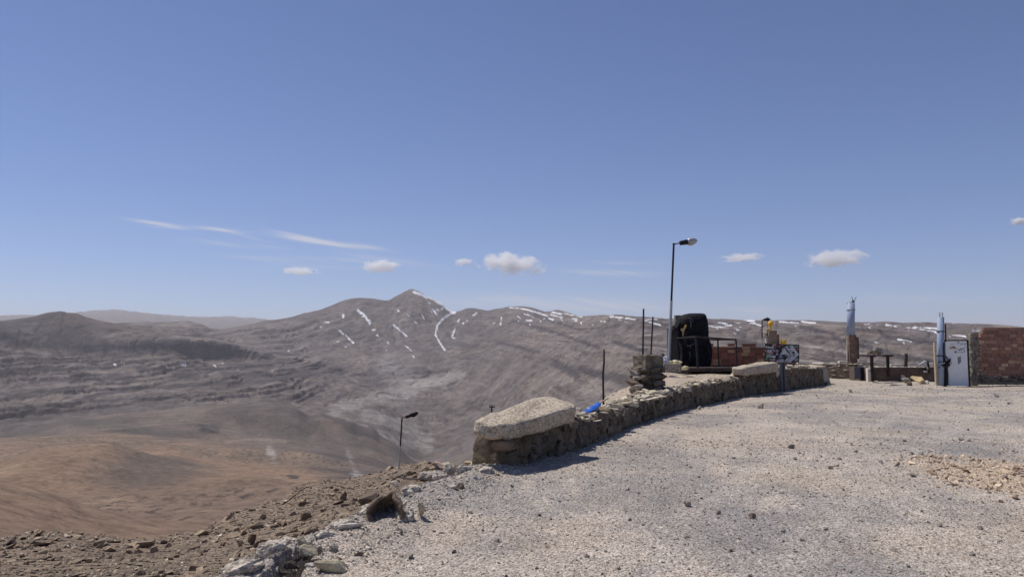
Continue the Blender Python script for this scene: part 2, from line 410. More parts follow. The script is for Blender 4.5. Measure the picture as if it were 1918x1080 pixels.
SPEC = {
 'J': ([-200, 0, 50, 150, 233, 300, 367, 430, 500, 560, 584, 602, 633, 655, 675, 700, 716, 740, 752, 770, 780, 800, 830, 900, 1000, 1100, 1200, 2200],
       [825, 817, 807, 781, 775, 768, 760, 757, 757, 767, 779, 774, 782, 784, 794, 801, 816, 829, 838, 857, 863, 874, 886, 848, 795, 785, 780, 780]),
 'P': ([-200, 0, 60, 85, 110, 140, 165, 200, 235, 270, 330, 365, 400, 430, 470, 520, 560, 600, 700, 800, 900, 1000, 1100, 1200, 2200],
       [606, 602, 592, 586, 583, 586, 595, 603, 607, 612, 622, 630, 633, 641, 649, 656, 660, 664, 668, 660, 650, 634, 628, 625, 625]),
 'R': ([-200, 0, 180, 230, 290, 350, 380, 400, 415, 440, 500, 545, 560, 590, 620, 655, 675, 700, 725, 745, 760, 770, 780, 800, 825, 850, 862, 878, 895, 915, 935, 955, 975, 1000, 1025, 1040, 1060, 1090, 1110, 1150, 1200, 1260, 1330, 1420, 1500, 1600, 1660, 1700, 1760, 1820, 1918, 2200],
       [622, 618, 612, 604, 603, 602, 608, 616, 617, 612, 601, 594, 590, 582, 572, 560, 558, 559.5, 562.5, 553, 545, 541, 543.5, 554.5, 567, 584, 582, 577, 578, 581, 578, 574.5, 574, 578, 584, 581, 584, 592, 591, 590, 593, 597, 597, 600, 599, 604, 603, 606, 610, 614, 616, 620]),
 'S': ([-200, 2200], [650, 650]),
 'T': ([-200, 100, 150, 200, 240, 280, 330, 400, 430, 460, 520, 600, 2200], [597, 594, 589, 586, 588, 592, 596, 598, 597, 599, 604, 612, 625]),
}
K_ = len(STN); nP = len(PXG)
st_r = np.zeros((K_, nP)); st_y = np.zeros((K_, nP))
for k, (nm, rr, yy, ns) in enumerate(STN):
    if nm == 'A': st_r[k] = pchip(AR[0], AR[1], np.clip(PXG, -200, 2000)); st_y[k] = pchip(AY[0], AY[1], np.clip(PXG, -200, 2000)); continue
    st_r[k] = col_y(rr)
    st_y[k] = col_y(yy) if yy is not None else pchip(SPEC[nm][0], SPEC[nm][1], np.clip(PXG, SPEC[nm][0][0], SPEC[nm][0][-1]))
U_ = (PXG - CX) / F_PX; COSA = 1 / np.sqrt(1 + U_ ** 2)      # cos(azimuth)
def y_to_z(py, r):        # height of a point at range r along each azimuth seen at photo row py
    v = (CY - py) / F_PX
    return EYE + (r * COSA) * (math.sin(TILT) + v * math.cos(TILT)) / (math.cos(TILT) - v * math.sin(TILT))
st_z = np.stack([y_to_z(st_y[k], st_r[k]) for k in range(K_)])
# radial parameter
s_all = np.concatenate([k + np.linspace(0, 1, STN[k][3], endpoint=False) for k in range(K_ - 1)] + [[K_ - 1.0]])
def pchip_cols(st, s):    # st (K,n) at integer knots
    d = np.diff(st, axis=0); m = np.zeros_like(st)
    a, b = d[:-1], d[1:]
    with np.errstate(all='ignore'): hm = 2 * a * b / (a + b)
    m[1:-1] = np.where(a * b > 0, hm, 0); m[0] = d[0]; m[-1] = d[-1]
    i = np.clip(np.floor(s).astype(int), 0, len(st) - 2); t = (s - i)[:, None]
    return (1 + 2 * t) * (1 - t) ** 2 * st[i] + t * (1 - t) ** 2 * m[i] + t * t * (3 - 2 * t) * st[i + 1] + t * t * (t - 1) * m[i + 1]
TR = np.exp(pchip_cols(np.log(st_r), s_all)); TZ = pchip_cols(st_z, s_all)
AZ = np.arctan(U_)[None, :]
TX = TR * np.sin(AZ); TY = TR * np.cos(AZ)
SS = np.broadcast_to(s_all[:, None], TX.shape); PX2 = np.broadcast_to(PXG[None, :], TX.shape)
def zone(a, b, f=.5): return sstep(a - f, a + f, SS) * (1 - sstep(b - f, b + f, SS))
iA = {n[0]: k for k, n in enumerate(STN)}
# relief noise: amplitude in photo pixels by station
ampk = dict(A=.2, B=.6, C=4.0, C2=7.0, D=6.0, E=5.0, F=3.4, G=5.5, H=4.0, I=6, J=3.6, K=4.5, L=7, M=9, N=5, O=4, P=2.0, Q=10, R=1.3, S=5, T=1.5, U=0)
AMP = np.interp(s_all, range(K_), [ampk[n[0]] for n in STN])[:, None]
bigl = np.interp(s_all, range(K_), [dict(A=25, B=40, C=60, C2=60, D=90, E=110, F=120, G=150, H=180, I=220, J=320, K=420, L=480, M=520, N=560, O=560, P=600, Q=750, R=900, S=1500, T=4000, U=4000)[n[0]] for n in STN])[:, None]
# blend noise evaluated at three fixed wavelengths (keeps it continuous)
def at(l, kind, o, s):
    f = ridged2 if kind else fbm2
    return f(TX / l, TY / l, o, s)
near_n = at(90., 0, 6, 11); mid_n = (at(330., 1, 7, 21) - .66) * 1.5 + .5 * at(420., 0, 5, 27)
far_r1 = at(650., 1, 7, 31) - .62; far_f = at(800., 0, 6, 41)
wN = 1 - sstep(iA['F'], iA['I'], SS); wF = sstep(iA['I'] + .5, iA['L'], SS); wM = 1 - wN - wF
nz = wN * near_n * 1.3 + wM * mid_n * 1.2 + wF * (far_r1 * 1.5 + far_f * .7)
rough_r = sstep(-100, 60, PX2) * 0 + 1.0
dz = AMP * nz * TR / F_PX * (1 + .25 * (SS < iA['J'])) * (1 - .5 * sstep(940, 1100, PX2) * sstep(iA['L'], iA['M'], SS))
TZ = TZ + dz
# knolls and ravines on the middle hills
def locate(px, sv):
    j = int(np.abs(PXG - px).argmin()); i = int(np.abs(s_all - sv).argmin()); return TX[i, j], TY[i, j]
for (kx, sv, rad, hh) in ((395, iA['I'] + .2, 95, 20), (375, iA['I'] + .35, 60, 12), (310, iA['H'] + .5, 140, 14), (470, iA['H'] + .8, 170, 13), (560, iA['I'] + .4, 150, -16), (610, iA['I'] + .6, 130, 18), (660, iA['H'] + .7, 120, 16), (520, iA['G'] + .6, 110, 13), (600, iA['G'] + .3, 90, 12),
                           (640, iA['G'] + .9, 70, -12), (450, iA['G'] + .4, 90, 9), (560, iA['F'] + .4, 60, 8), (700, iA['I'] + .5, 150, 20), (240, iA['I'] + .3, 150, 15), (120, iA['I'] + .4, 170, -14), (40, iA['C'] + .1, 60, 6), (130, iA['C'] + .2, 45, 5), (330, iA['D'] + .2, 70, 6), (480, iA['D'] + .5, 60, 7), (20, iA['E'] + .5, 90, 8)):
    cx_, cy_ = locate(kx, sv); TZ = TZ + hh * np.exp(-((TX - cx_) ** 2 + (TY - cy_) ** 2) / (rad * rad) * (1 + .5 * mid_n))
# strata: stepped beds in the far slopes
dip = np.interp(PX2, [300, 550, 700, 900, 1050, 1300], [-.13, -.10, .0, .16, .24, .15])
warp = fbm2(TX / 900., TY / 900., 4, 55)
wS = zone(iA['L'] - .1, iA['R'] - .25, .5)
leftm = 1 - sstep(520, 680, PX2); rightm = sstep(930, 1080, PX2)
crestL = 1 - zone(iA['N'] - .15, iA['P'] + .6, .3) * (1 - sstep(430, 560, PX2))
crestR = 1 - sstep(iA['Q'] - .2, iA['R'] - .25, SS) * sstep(850, 1000, PX2) * .75
wS = np.clip(wS * crestL * crestR * np.clip(leftm * 1.0 + rightm * .9 + .12, 0, 1) * (.25 + .9 * sstep(-.25, .25, fbm2(TX / 520., TY / 520., 4, 66))), 0, 1)
STRAT = np.zeros_like(TZ)
for P_, a_, sd in ((75., .8, 1), (30., .8, 2), (12., .6, 3)):
    q = (TZ + dip * TX + warp * 45 + fbm2(TX / 160., TY / 160., 3, 70 + sd) * 9) / P_ + sd * .37
    f = q - np.floor(q)
    TZ = TZ + wS * P_ * a_ * (1 - .25 * rightm) * (sstep(.28 - .05 * rightm, .72 + .05 * rightm, f) - f)
    STRAT = STRAT + perlin2(np.floor(q) * 7.31 + .5, np.floor(q) * 3.77 + .3, 80 + sd) * (0.5 if sd > 1 else .8)
# gullies on the big faces
gul = ridged2(PX2 * TR.mean() / 1422. / 120. + fbm2(TX / 300., TY / 300., 3, 91) * 1.2, TR / 1500., 4, 95)
TZ = TZ - zone(iA['L'] - .2, iA['R'] - .3, .5) * (sstep(.5, .95, gul)) * (3.4 / F_PX) * TR
# slope & projected photo rows
vz = (TZ - EYE) / TY
PYV = CY - F_PX * (vz * math.cos(TILT) - math.sin(TILT)) / (math.cos(TILT) + vz * math.sin(TILT))
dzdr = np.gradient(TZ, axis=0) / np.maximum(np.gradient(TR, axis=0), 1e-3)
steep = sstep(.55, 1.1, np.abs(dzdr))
# ---------------- colour (albedo) --------------------------------
def C(*c): return np.array(c, float)[None, None, :]
def lerp(a, b, w): return a + (b - a) * w[..., None]
v1 = fbm2(TX / 420., TY / 420., 5, 101); v2 = fbm2(TX / 1500., TY / 1500., 4, 111); v3 = fbm2(TX / 70., TY / 70., 5, 121)
CB = lerp(C(.165, .143, .138), C(.132, .116, .118), sstep(-.2, .3, v2))
CB = lerp(CB, C(.195, .160, .140), sstep(.1, .4, v1) * .6)
CB = CB * (1 + .27 * np.clip(STRAT * 1.3, -1.2, 1.2) * np.clip(wS * 1.8, 0, 1))[..., None]
tal = sstep(.58, .8, ridged2(PX2 / 16. + fbm2(TX / 260., TY / 260., 3, 141) * .9, SS * 1.2, 3, 145)) * zone(iA['L'] - .2, iA['P'], .4)
CB = lerp(CB, C(.22, .188, .165), tal * .45)
CB = lerp(CB, C(.105, .086, .088), steep * .8)  # steep faces darkened: cliff shade put into the rock colour
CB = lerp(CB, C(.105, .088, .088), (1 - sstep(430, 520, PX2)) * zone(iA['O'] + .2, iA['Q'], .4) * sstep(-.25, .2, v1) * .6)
# bedding as real rock colour: thin dipping layers, darker ribs where they crop out
qb = TZ + dip * TX + warp * 14 + fbm2(TX / 120., TY / 120., 3, 171) * 4
bed = perlin2(qb / 17., qb * 0 + 3.3, 181) * .6 + perlin2(qb / 41., qb * 0 + 7.7, 183) * .7 + v3 * .35
patch = sstep(-.22, .18, fbm2(TX / 380., TY / 380., 4, 187))
bm_ = zone(iA['L'] - .2, iA['R'] + .1, .4) * np.clip(rightm + .9 * leftm + .2, 0, 1) * patch
CB = CB * (1 + .62 * np.clip(bed, -1, 1) * bm_)[..., None]
CB = lerp(CB, C(.078, .064, .064), sstep(.26, .48, -bed) * bm_ * .8)
# spurs and chutes running down from the snowy peak
pkx, pky = locate(772, iA['R']); th_ = np.arctan2(TX - pkx, pky - TY); rd_ = np.hypot(TX - pkx, TY - pky)
chute = ridged2(th_ * 9 + fbm2(TX / 500., TY / 500., 3, 191) * .8, rd_ / 2600., 4, 193)
pm_ = sstep(480, 640, PX2) * (1 - sstep(900, 1040, PX2)) * zone(iA['M'], iA['R'] + .2, .5)
CB = CB * (1 + (sstep(.35, .9, chute) - .55) * .42 * pm_)[..., None]
CB = lerp(CB, C(.085, .075, .078), sstep(.18, .42, fbm2(TX / 150., TY / 330., 5, 197)) * pm_ * .55)
CB = CB * (np.array([.94, .90, .83]) * (1 + .22 * rightm)[..., None])
# crisp outcrops, ribs and scree tongues (world-space noise, finer on the nearer right-hand ridge)
def n3(lx, ly, lz, o, sd):
    r_ = 0; a_ = 1; tt_ = 0
    for k_ in range(o):
        r_ = r_ + a_ * perlin3(TX / lx, TY / ly, (TZ + .6 * dip * TX) / lz, sd + k_); tt_ += a_; a_ *= .6; lx /= 2.0; ly /= 2.0; lz /= 2.0
    return r_ / tt_
kf = zone(iA['K'], iA['R'] + .3, .4)
i0_ = int(np.searchsorted(s_all, iA['K'] - .5))
def sub(fn):
    out = np.zeros_like(TZ); g = globals(); sv = (g['TX'], g['TY'], g['TZ'], g['dip'])
    g['TX'], g['TY'], g['TZ'], g['dip'] = sv[0][i0_:], sv[1][i0_:], sv[2][i0_:], sv[3][i0_:]
    out[i0_:] = fn(); g['TX'], g['TY'], g['TZ'], g['dip'] = sv; return out
ocf = sub(lambda: n3(170., 700., 42., 4, 211)); ocn = sub(lambda: n3(95., 420., 20., 4, 221)); oc = ocf * (1 - rightm) + ocn * rightm
opat = sstep(-.25, .2, fbm2(TX / 900. + 3, TY / 900., 3, 231))
CB = lerp(CB, C(.070, .058, .058), sstep(.13, .30, oc) * kf * .7 * opat)
CB = lerp(CB, C(.225, .192, .168), sstep(.14, .34, -oc) * kf * .42)
CB = lerp(CB, C(.062, .053, .053), (1 - sstep(120, 240, PX2)) * zone(iA['N'] + .4, iA['P'] + .5, .35) * (.55 + .45 * sstep(-.3, .2, v1)))  # left massif darkened to carry the shade of its cliff face
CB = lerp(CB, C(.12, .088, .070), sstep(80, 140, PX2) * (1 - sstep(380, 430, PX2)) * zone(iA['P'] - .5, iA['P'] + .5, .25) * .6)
# brown hills in front
hb = (1 - sstep(iA['I'] - .3, iA['I'] + .3, SS))
bnd = np.interp(PX2, [-200, 0, 240, 420, 560, 690, 760], [815, 815, 806, 826, 856, 900, 930])
hb2 = hb * sstep(-22, 24, PYV - bnd + v1 * 40 + v3 * 12)
CH = lerp(C(.225, .150, .100), C(.175, .128, .092), sstep(-.2, .25, v1))
CH = lerp(CH, C(.265, .180, .120), sstep(.10, .34, fbm2(TX / 130. + 9, TY / 260., 5, 131)) * .7)
CH = lerp(CH, C(.215, .142, .098), sstep(860, 960, PYV) * .5)
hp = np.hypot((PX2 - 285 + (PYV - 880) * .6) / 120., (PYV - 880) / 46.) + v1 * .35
CH = lerp(CH, C(.085, .073, .064), (1 - sstep(.3, 1.25, hp + v3 * .3)) * .62 * (SS < iA['G']))  # dark patch paints the shaded right face of the hill into its colour
CH = lerp(CH, C(.26, .18, .12), (1 - sstep(2.5, 6, np.abs(PYV - 938 + (PX2 - 200) * .06 + v3 * 5))) * sstep(150, 200, PX2) * (1 - sstep(250, 330, PX2)) * .7)
CD = lerp(C(.092, .076, .066), C(.150, .120, .098), sstep(-.2, .25, v1)); CD = lerp(CD, C(.17, .125, .10), sstep(.12, .4, fbm2(TX / 180. + 2, TY / 420., 5, 241)) * .6)
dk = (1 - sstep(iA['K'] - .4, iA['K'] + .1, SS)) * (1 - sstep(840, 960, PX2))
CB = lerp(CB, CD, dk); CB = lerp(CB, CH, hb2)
CB = CB * (1 + .26 * v3)[..., None]
spk = sstep(.12, .34, fbm2(TX / 6., TY / 20., 3, 151)) * hb * sstep(-.1, .3, v1 + .5 * v3)
CB = lerp(CB, C(.068, .050, .040), spk * .9)
# pale river gravel and wash fans on the valley floor
def seg_d(px, py, pts):
    d = np.full(px.shape, 1e9)
    for (x0, y0), (x1, y1) in zip(pts[:-1], pts[1:]):
        vx, vy = x1 - x0, y1 - y0; L = vx * vx + vy * vy + 1e-9
        t = np.clip(((px - x0) * vx + (py - y0) * vy) / L, 0, 1)
        d = np.minimum(d, np.hypot(px - x0 - t * vx, py - y0 - t * vy))
    return d
def paint(cur, pts, w, colr, amt=1.0, soft=.8, nz=None, srange=(0, 99)):
    xs = [p[0] for p in pts]; ys = [p[1] for p in pts]
    b = (PX2 > min(xs) - w * 3 - 6) & (PX2 < max(xs) + w * 3 + 6) & (PYV > min(ys) - w * 3 - 6) & (PYV < max(ys) + w * 3 + 6) & (SS > srange[0]) & (SS < srange[1])
    ii = np.nonzero(b)
    if len(ii[0]) == 0: return
    d = seg_d(PX2[ii], PYV[ii], pts)
    if nz is not None: d = d + nz[ii]
    a = (1 - sstep(w * (1 - soft * .5), w * (1 + soft * .5), d)) * amt
    cur[ii] = cur[ii] * (1 - a[:, None]) + np.array(colr) * a[:, None]
nzr = v3 * 14 + v1 * 6
paint(CB, [(630, 772), (680, 752), (740, 736), (800, 720), (860, 703)], 11, (.36, .32, .29), .7, 1.3, nzr, (iA['J'] + .1, 99))
paint(CB, [(690, 778), (730, 790), (760, 800), (800, 822)], 11, (.34, .31, .285), .6, 1.3, nzr, (iA['J'] + .1, 99))
paint(CB, [(720, 815), (760, 832), (800, 838)], 9, (.36, .33, .30), .6, 1.3, nzr, (iA['J'] + .1, 99))
paint(CB, [(735, 690), (770, 715), (755, 735)], 24, (.29, .26, .245), .6, 1.4, nzr * 1.5, (iA['J'] + .1, 99))
paint(CB, [(510, 842), (520, 855)], 7, (.34, .30, .27), .7, 1.2, nzr)
paint(CB, [(655, 845), (665, 870)], 4, (.30, .27, .25), .6, 1.2, nzr); paint(CB, [(670, 888), (700, 898)], 4, (.34, .31, .30), .6, 1.2, nzr)
paint(CB, [(380, 800), (395, 806), (412, 808)], 7, (.05, .045, .042), .85, 1.0, nzr)
paint(CB, [(552, 890), (562, 893)], 4, (.05, .04, .035), .85, 1.0, nzr)
for pts_, w_ in (([(1035, 680), (1060, 690), (1078, 702)], 8), ([(1090, 690), (1132, 706)], 7), ([(1150, 640), (1240, 668)], 4), ([(1380, 638), (1470, 663)], 8), ([(1500, 612), (1560, 625)], 4), ([(1560, 632), (1640, 655), (1760, 682)], 5), ([(1600, 615), (1680, 622)], 3),
                 ([(1650, 628), (1760, 645)], 4), ([(960, 600), (1040, 622), (1120, 650)], 3), ([(1000, 590), (1100, 622)], 2.5), ([(930, 640), (1010, 660)], 3), ([(140, 700), (165, 706)], 7), ([(210, 702), (245, 706)], 6), ([(330, 700), (370, 705)], 6), ([(20, 745), (80, 735), (160, 727)], 5), ([(90, 770), (200, 735), (330, 722), (480, 715), (600, 700), (640, 690)], 4.0), ([(0, 700), (90, 690), (180, 690)], 3), ([(60, 716), (150, 708), (260, 712)], 2.5), ([(10, 780), (70, 768)], 5), ([(260, 690), (330, 693), (420, 690), (520, 684)], 2.5), ([(420, 700), (520, 704), (600, 690)], 4), ([(430, 655), (480, 660), (560, 664)], 3), ([(100, 758), (220, 748), (360, 742)], 2)):
    paint(CB, pts_, w_, (.066, .055, .056), .85, 1.1, nzr * .3, (iA['K'], 99))
paint(CB, [(1000, 695), (1040, 672), (1075, 640), (1100, 625), (1150, 605)], 1.3, (.22, .19, .16), .7, .8)
paint(CB, [(640, 790), (662, 800), (690, 814)], 9, (.062, .052, .048), .7, 1.2, nzr, (0, iA['K'])); paint(CB, [(560, 772), (590, 788)], 10, (.065, .055, .05), .7, 1.2, nzr, (0, iA['K'])); paint(CB, [(300, 804), (345, 800), (376, 806)], 6, (.16, .112, .098), .7, 1.2, nzr, (0, iA['K']))
paint(CB, [(640, 779), (665, 788), (690, 797)], 2.5, (.25, .21, .19), .7, 1.0, nzr * .3, (0, iA['K'])); paint(CB, [(150, 790), (260, 800), (330, 815)], 9, (.085, .072, .064), .6, 1.3, nzr, (0, iA['K'])); paint(CB, [(470, 800), (560, 815), (640, 850)], 16, (.085, .072, .064), .5, 1.3, nzr, (0, iA['K'])); paint(CB, [(430, 827), (480, 821), (540, 826)], 2.5, (.26, .20, .15), .6, 1.2, nzr * .4, (0, iA['K']))
_rs = random.Random(3); extra = []
SN = (.80, .81, .84)
snz = v3 * 2.2 + fbm2(TX / 30., TY / 30., 3, 205) * 1.6
snow = [([(670, 581), (681, 589), (690, 600), (693, 606)], 3.4), ([(635, 617.5), (643.6, 625.7)], 2.2), ([(649, 628), (662, 641)], 2.3), ([(643, 588), (643, 593)], 2.4),
 ([(698, 617), (703, 617)], 2.6), ([(727, 640), (728, 643)], 2.2), ([(737.6, 608.6), (757, 624.6), (762, 630)], 1.7), ([(760, 647), (771, 655.5)], 1.1), ([(791, 589), (794, 596)], 1.7),
 ([(810, 578), (817, 588)], 2), ([(776, 546.6), (788, 551), (799, 556.5)], 2.8), ([(801, 556), (819, 565)], 1.7), ([(821, 566), (838, 575)], 2.5), ([(836, 575), (850, 584)], 4),
 ([(848, 585), (830, 596), (819, 610), (815.6, 626), (824.5, 642), (833, 655)], 2.3), ([(853, 614), (847, 630)], 1.4), ([(893, 586), (886, 590)], 2), ([(939.7, 594.5), (937, 607)], 1.7), ([(858, 602), (860, 598)], 1.4),
 ([(955, 576), (976, 577)], 1.4), ([(977, 577.7), (1000, 583), (1025, 591)], 2.2), ([(982, 588), (994, 591)], 1.6), ([(986, 600), (996, 600)], 2), ([(970, 592), (974, 596)], 1.6), ([(1035, 584.6), (1051, 588)], 2.8), ([(1032, 589), (1053, 594.5)], 2.2),
 ([(1028, 596), (1036, 599)], 2.3), ([(1057, 586.6), (1090, 593.7)], 1.5), ([(1072, 596), (1080, 597)], 1.6), ([(1040, 603), (1042, 601)], 1.6), ([(1143, 592.5), (1167, 595)], 2.2), ([(1126, 601.5), (1133, 602)], 2), ([(1172, 595.5), (1189, 598)], 2.2),
 ([(1208, 597), (1230, 598)], 1.5), ([(1209, 601), (1236, 607.5)], 2.3), ([(1325, 610), (1345, 612)], 1.8), ([(1346, 612), (1364, 613)], 1.8), ([(1358, 609.6), (1370, 609)], 1.5), ([(1346, 604), (1362, 606)], 1.7), ([(1375, 603), (1385, 604.5)], 1.5),
 ([(1394, 599), (1412, 601)], 1.7), ([(1407, 604), (1424, 609)], 2.4), ([(1459, 602.5), (1495, 605)], 2), ([(1501, 602), (1527, 605)], 2), ([(1619, 607), (1630, 607)], 1.6), ([(1634, 608), (1646, 608)], 1.7), ([(1660, 608), (1678, 611)], 2.7), ([(1698, 613.5), (1714, 614.5)], 1.7),
 ([(1712, 612), (1755, 615)], 1.8), ([(1721, 616), (1755, 622)], 2.0), ([(1783, 627.5), (1806, 629.5)], 2.0), ([(1806, 630), (1816, 632)], 2.5), ([(1821, 618.5), (1856, 620)], 2.6), ([(1681, 636), (1694, 637), (1705, 640)], 1.6), ([(1636, 640), (1643, 641)], 1.2),
 ([(231, 679), (236, 681)], 1.3), ([(343, 682), (350, 683)], 1.5), ([(414, 679), (420, 680)], 1.3), ([(553, 647), (562, 646)], 1.2), ([(610, 603), (616, 604)], 1.4), ([(745, 580), (747, 584)], 1.2), ([(1380, 617), (1383, 618)], 1.0), ([(632, 640), (636, 638)], 1), ([(830, 575), (826, 581)], 1)]
for pts, w in snow:
    for k_ in range(1):
        q_s = _rs.choice(pts); ex, ey = q_s[0] + _rs.gauss(0, 9), q_s[1] + abs(_rs.gauss(0, 5)) + 1; extra.append(([(ex, ey), (ex + _rs.uniform(.5, 4), ey + _rs.uniform(0, 2.5))], _rs.uniform(.7, 1.5)))
for pts, w in snow + extra: paint(CB, pts, w * (.95 if 770 < min(p[0] for p in pts) < 840 and max(p[1] for p in pts) < 586 else .62 if max(p[0] for p in pts) < 900 else .52), SN, .95, .9, snz, (iA['L'], iA['R'] + .6))
far_co = np.stack([TX, TY, TZ], -1)
def far_part(name, s0, s1, mat, label, cat):
    i0 = int(np.searchsorted(s_all, s0)); i1 = int(np.searchsorted(s_all, s1)) + 1
    n = i1 - i0
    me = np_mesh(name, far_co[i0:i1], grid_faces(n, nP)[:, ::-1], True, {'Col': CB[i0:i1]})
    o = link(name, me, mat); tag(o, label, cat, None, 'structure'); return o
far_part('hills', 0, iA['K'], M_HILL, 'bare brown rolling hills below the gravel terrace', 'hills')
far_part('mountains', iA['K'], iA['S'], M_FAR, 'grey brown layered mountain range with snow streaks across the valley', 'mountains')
far_part('distant_mountains', iA['S'], iA['U'], M_FAR, 'faint bluish mountains on the far horizon', 'mountains')

# ================================================================== near ground
RIM = np.array([(-9, -25), (-3.6, -1), (-2.75, 3.2), (-2.35, 4.4), (-2.02, 5.3), (-1.85, 6.0), (-1.62, 6.6), (-1.52, 7.2), (-1.22, 7.9), (-1.12, 8.7), (-.86, 9.3), (-.66, 9.9), (-.55, 10.5), (-.25, 11.2), (.35, 12.4), (.95, 13.9), (1.55, 15.6), (1.75, 17),
 (2.2, 18.6), (2.7, 20.5), (3.6, 23), (4.6, 26), (5.3, 30), (5.9, 34), (7, 38), (10, 42.5), (14, 46.5), (24, 48), (70, 49), (70, -25)], float)
def poly_sd(x, y, P):
    d = np.full(x.shape, 1e9); ins = np.zeros(x.shape, bool)
    for (x0, y0), (x1, y1) in zip(P, np.roll(P, -1, 0)):
        vx, vy = x1 - x0, y1 - y0; t = np.clip(((x - x0) * vx + (y - y0) * vy) / (vx * vx + vy * vy), 0, 1)
        d = np.minimum(d, np.hypot(x - x0 - t * vx, y - y0 - t * vy))
        c = ((y0 > y) != (y1 > y)) & (x < vx * (y - y0) / (vy if vy else 1e-9) + x0); ins ^= c
    return np.where(ins, -d, d)
# wall base line (right foot of the low wall) in plan
WB = [(955, 882), (1010, 866), (1075, 845), (1150, 811), (1231, 782), (1300, 763), (1400, 742), (1460, 733), (1543, 721)]
WBP = np.array([G(*p)[:2] for p in WB])
WL = np.concatenate([[0], np.cumsum(np.hypot(*np.diff(WBP, axis=0).T))])
def wall_at(s):
    return np.stack([pchip(WL, WBP[:, 0], s), pchip(WL, WBP[:, 1], s)], -1)
TERR = np.vstack([WBP[1:] + np.array([-.15, .1]), [(15, 36), (15.2, 38.5), (12, 41), (3, 38), (-1, 14), (-1, 11.5)]])
def slope_z(px, r):
    zz = []
    zA = y_to_z_px(px, pchip(AY[0], AY[1], np.clip(px, -200, 2000)), pchip(AR[0], AR[1], np.clip(px, -200, 2000)))
    xs = np.array([-400, 0, 300, 500, 700, 800, 900, 1000, 2200], float)
    K1 = pchip(xs, [-.7, -.6, -.35, -.12, .0, .0, -.1, -.2, -.2], np.clip(px, -400, 2200))
    K2 = pchip(xs, [-2.2, -2.1, -2.1, -2.1, -1.6, -1.2, -1.5, -2.0, -2.0], np.clip(px, -400, 2200))
    rA = pchip(AR[0], AR[1], np.clip(px, -200, 2000))
    r3 = np.interp(px, [0, 300, 500, 700, 900], [22, 22, 24, 26, 28]); K3 = pchip(xs, [-3.7, -3.6, -3.8, -4.0, -3.25, -2.9, -6, -8, -8], np.clip(px, -400, 2200))
    z = np.where(r < 6.5, K1 + (r - 6.5) * .12 * -1, 0)
    z = np.where((r >= 6.5) & (r < 14), K1 + (K2 - K1) * (r - 6.5) / 7.5, z)
    z = np.where((r >= 14) & (r < r3), K2 + (K3 - K2) * (r - 14) / (r3 - 14), z)
    z = np.where(r >= r3, K3 + (zA - K3) * (r - r3) / (rA - r3), z)
    t = np.clip((r - rA) / 12., 0, None)
    return np.where(r > rA, zA - t * t * 3.0 - t * .8, z)
def y_to_z_px(px, py, r):
    u = (px - CX) / F_PX; c = 1 / np.sqrt(1 + u * u); v = (CY - py) / F_PX
    return EYE + (r * c) * (math.sin(TILT) + v * math.cos(TILT)) / (math.cos(TILT) - v * math.sin(TILT))
TRENCH = [[(532, 1085), (548, 1066), (556, 1052), (560, 1040), (566, 1030)], [(560, 1044), (580, 1040)]]
TRENCH = [[tuple(G(*p)[:2]) for p in t] for t in TRENCH]
def ground(x, y, detail=True):
    """height, plateau mask, terrace mask of the near ground"""
    r = np.hypot(x, y); px = CX + F_PX * x / np.maximum(y, 1e-3); px = np.where(y <= .05, np.where(x < 0, -3000, 5000), px)
    px = np.clip(px, -3000, 5000)
    wob = fbm2(x / 1.1, y / 1.1, 4, 5) * .34
    sd = poly_sd(x, y, RIM) + wob * np.clip((13 - y) / 4, .25, 1)
    zp = fbm2(x / 4., y / 4., 3, 9) * .05 + fbm2(x / .7, y / .7, 3, 12) * .016
    lip = np.exp(-((sd + .25) / .35) ** 2) * (.05 + .10 * np.clip(fbm2(x / .8, y / .8, 3, 15) + .3, 0, 1)) * (y < 12)
    zp = zp + lip
    tm = sstep(.05, -.15, poly_sd(x, y, TERR)) * (sd < 3)
    zt = .36 + (np.clip(y, 14, 34) - 16) * .0275 + fbm2(x / 1.5, y / 1.5, 3, 18) * .05
    zt = np.minimum(zt, np.interp(y, [10.5, 12, 14, 17, 19], [.15, .25, .22, .3, .46]) + fbm2(x / .6, y / .6, 3, 19) * .04)
    zt = np.where(y > 19, .36 + (np.clip(y, 14, 34) - 16) * .0275 + fbm2(x / 1.5, y / 1.5, 3, 18) * .05, zt)
    zp = zp * (1 - tm) + zt * tm
    zs = slope_z(px, r) + fbm2(x / 5., y / 5., 4, 25) * .28 * sstep(0, 4, sd) + fbm2(x / 1.2, y / 1.2, 4, 28) * .09
    w = sstep(-.05, .75, sd)
    z = zp * (1 - w) + np.minimum(zs, zp) * w
    if detail:
        z = z + (fbm2(x / .16, y / .16, 3, 35) * .010 + perlin2(x / .05, y / .05, 38) * .004) * np.clip(1.3 - r / 30, .3, 1) * (1 + 1.5 * w)
        for t in TRENCH:
            d = seg_d(x, y, t) + fbm2(x / .14, y / .14, 4, 44) * .13
            z = z - .42 * (1 - sstep(.02, .15, d))
    return z, 1 - w, tm, sd
GPX = np.concatenate([-F_PX * np.tan(np.radians(np.linspace(86, 45, 30))) + CX, np.linspace(-420, -110, 60), np.linspace(-100, 2020, 1250), np.linspace(2040, 2500, 30), CX + F_PX * np.tan(np.radians(np.linspace(48, 86, 26)))])
GR = np.concatenate([np.exp(np.linspace(math.log(.5), math.log(4.4), 40)), np.exp(np.linspace(math.log(4.42), math.log(72), 900))])
ga = np.arctan((GPX - CX) / F_PX)
gx = GR[:, None] * np.sin(ga)[None]; gy = GR[:, None] * np.cos(ga)[None]
gz, gp, gt, gsd = ground(gx, gy)
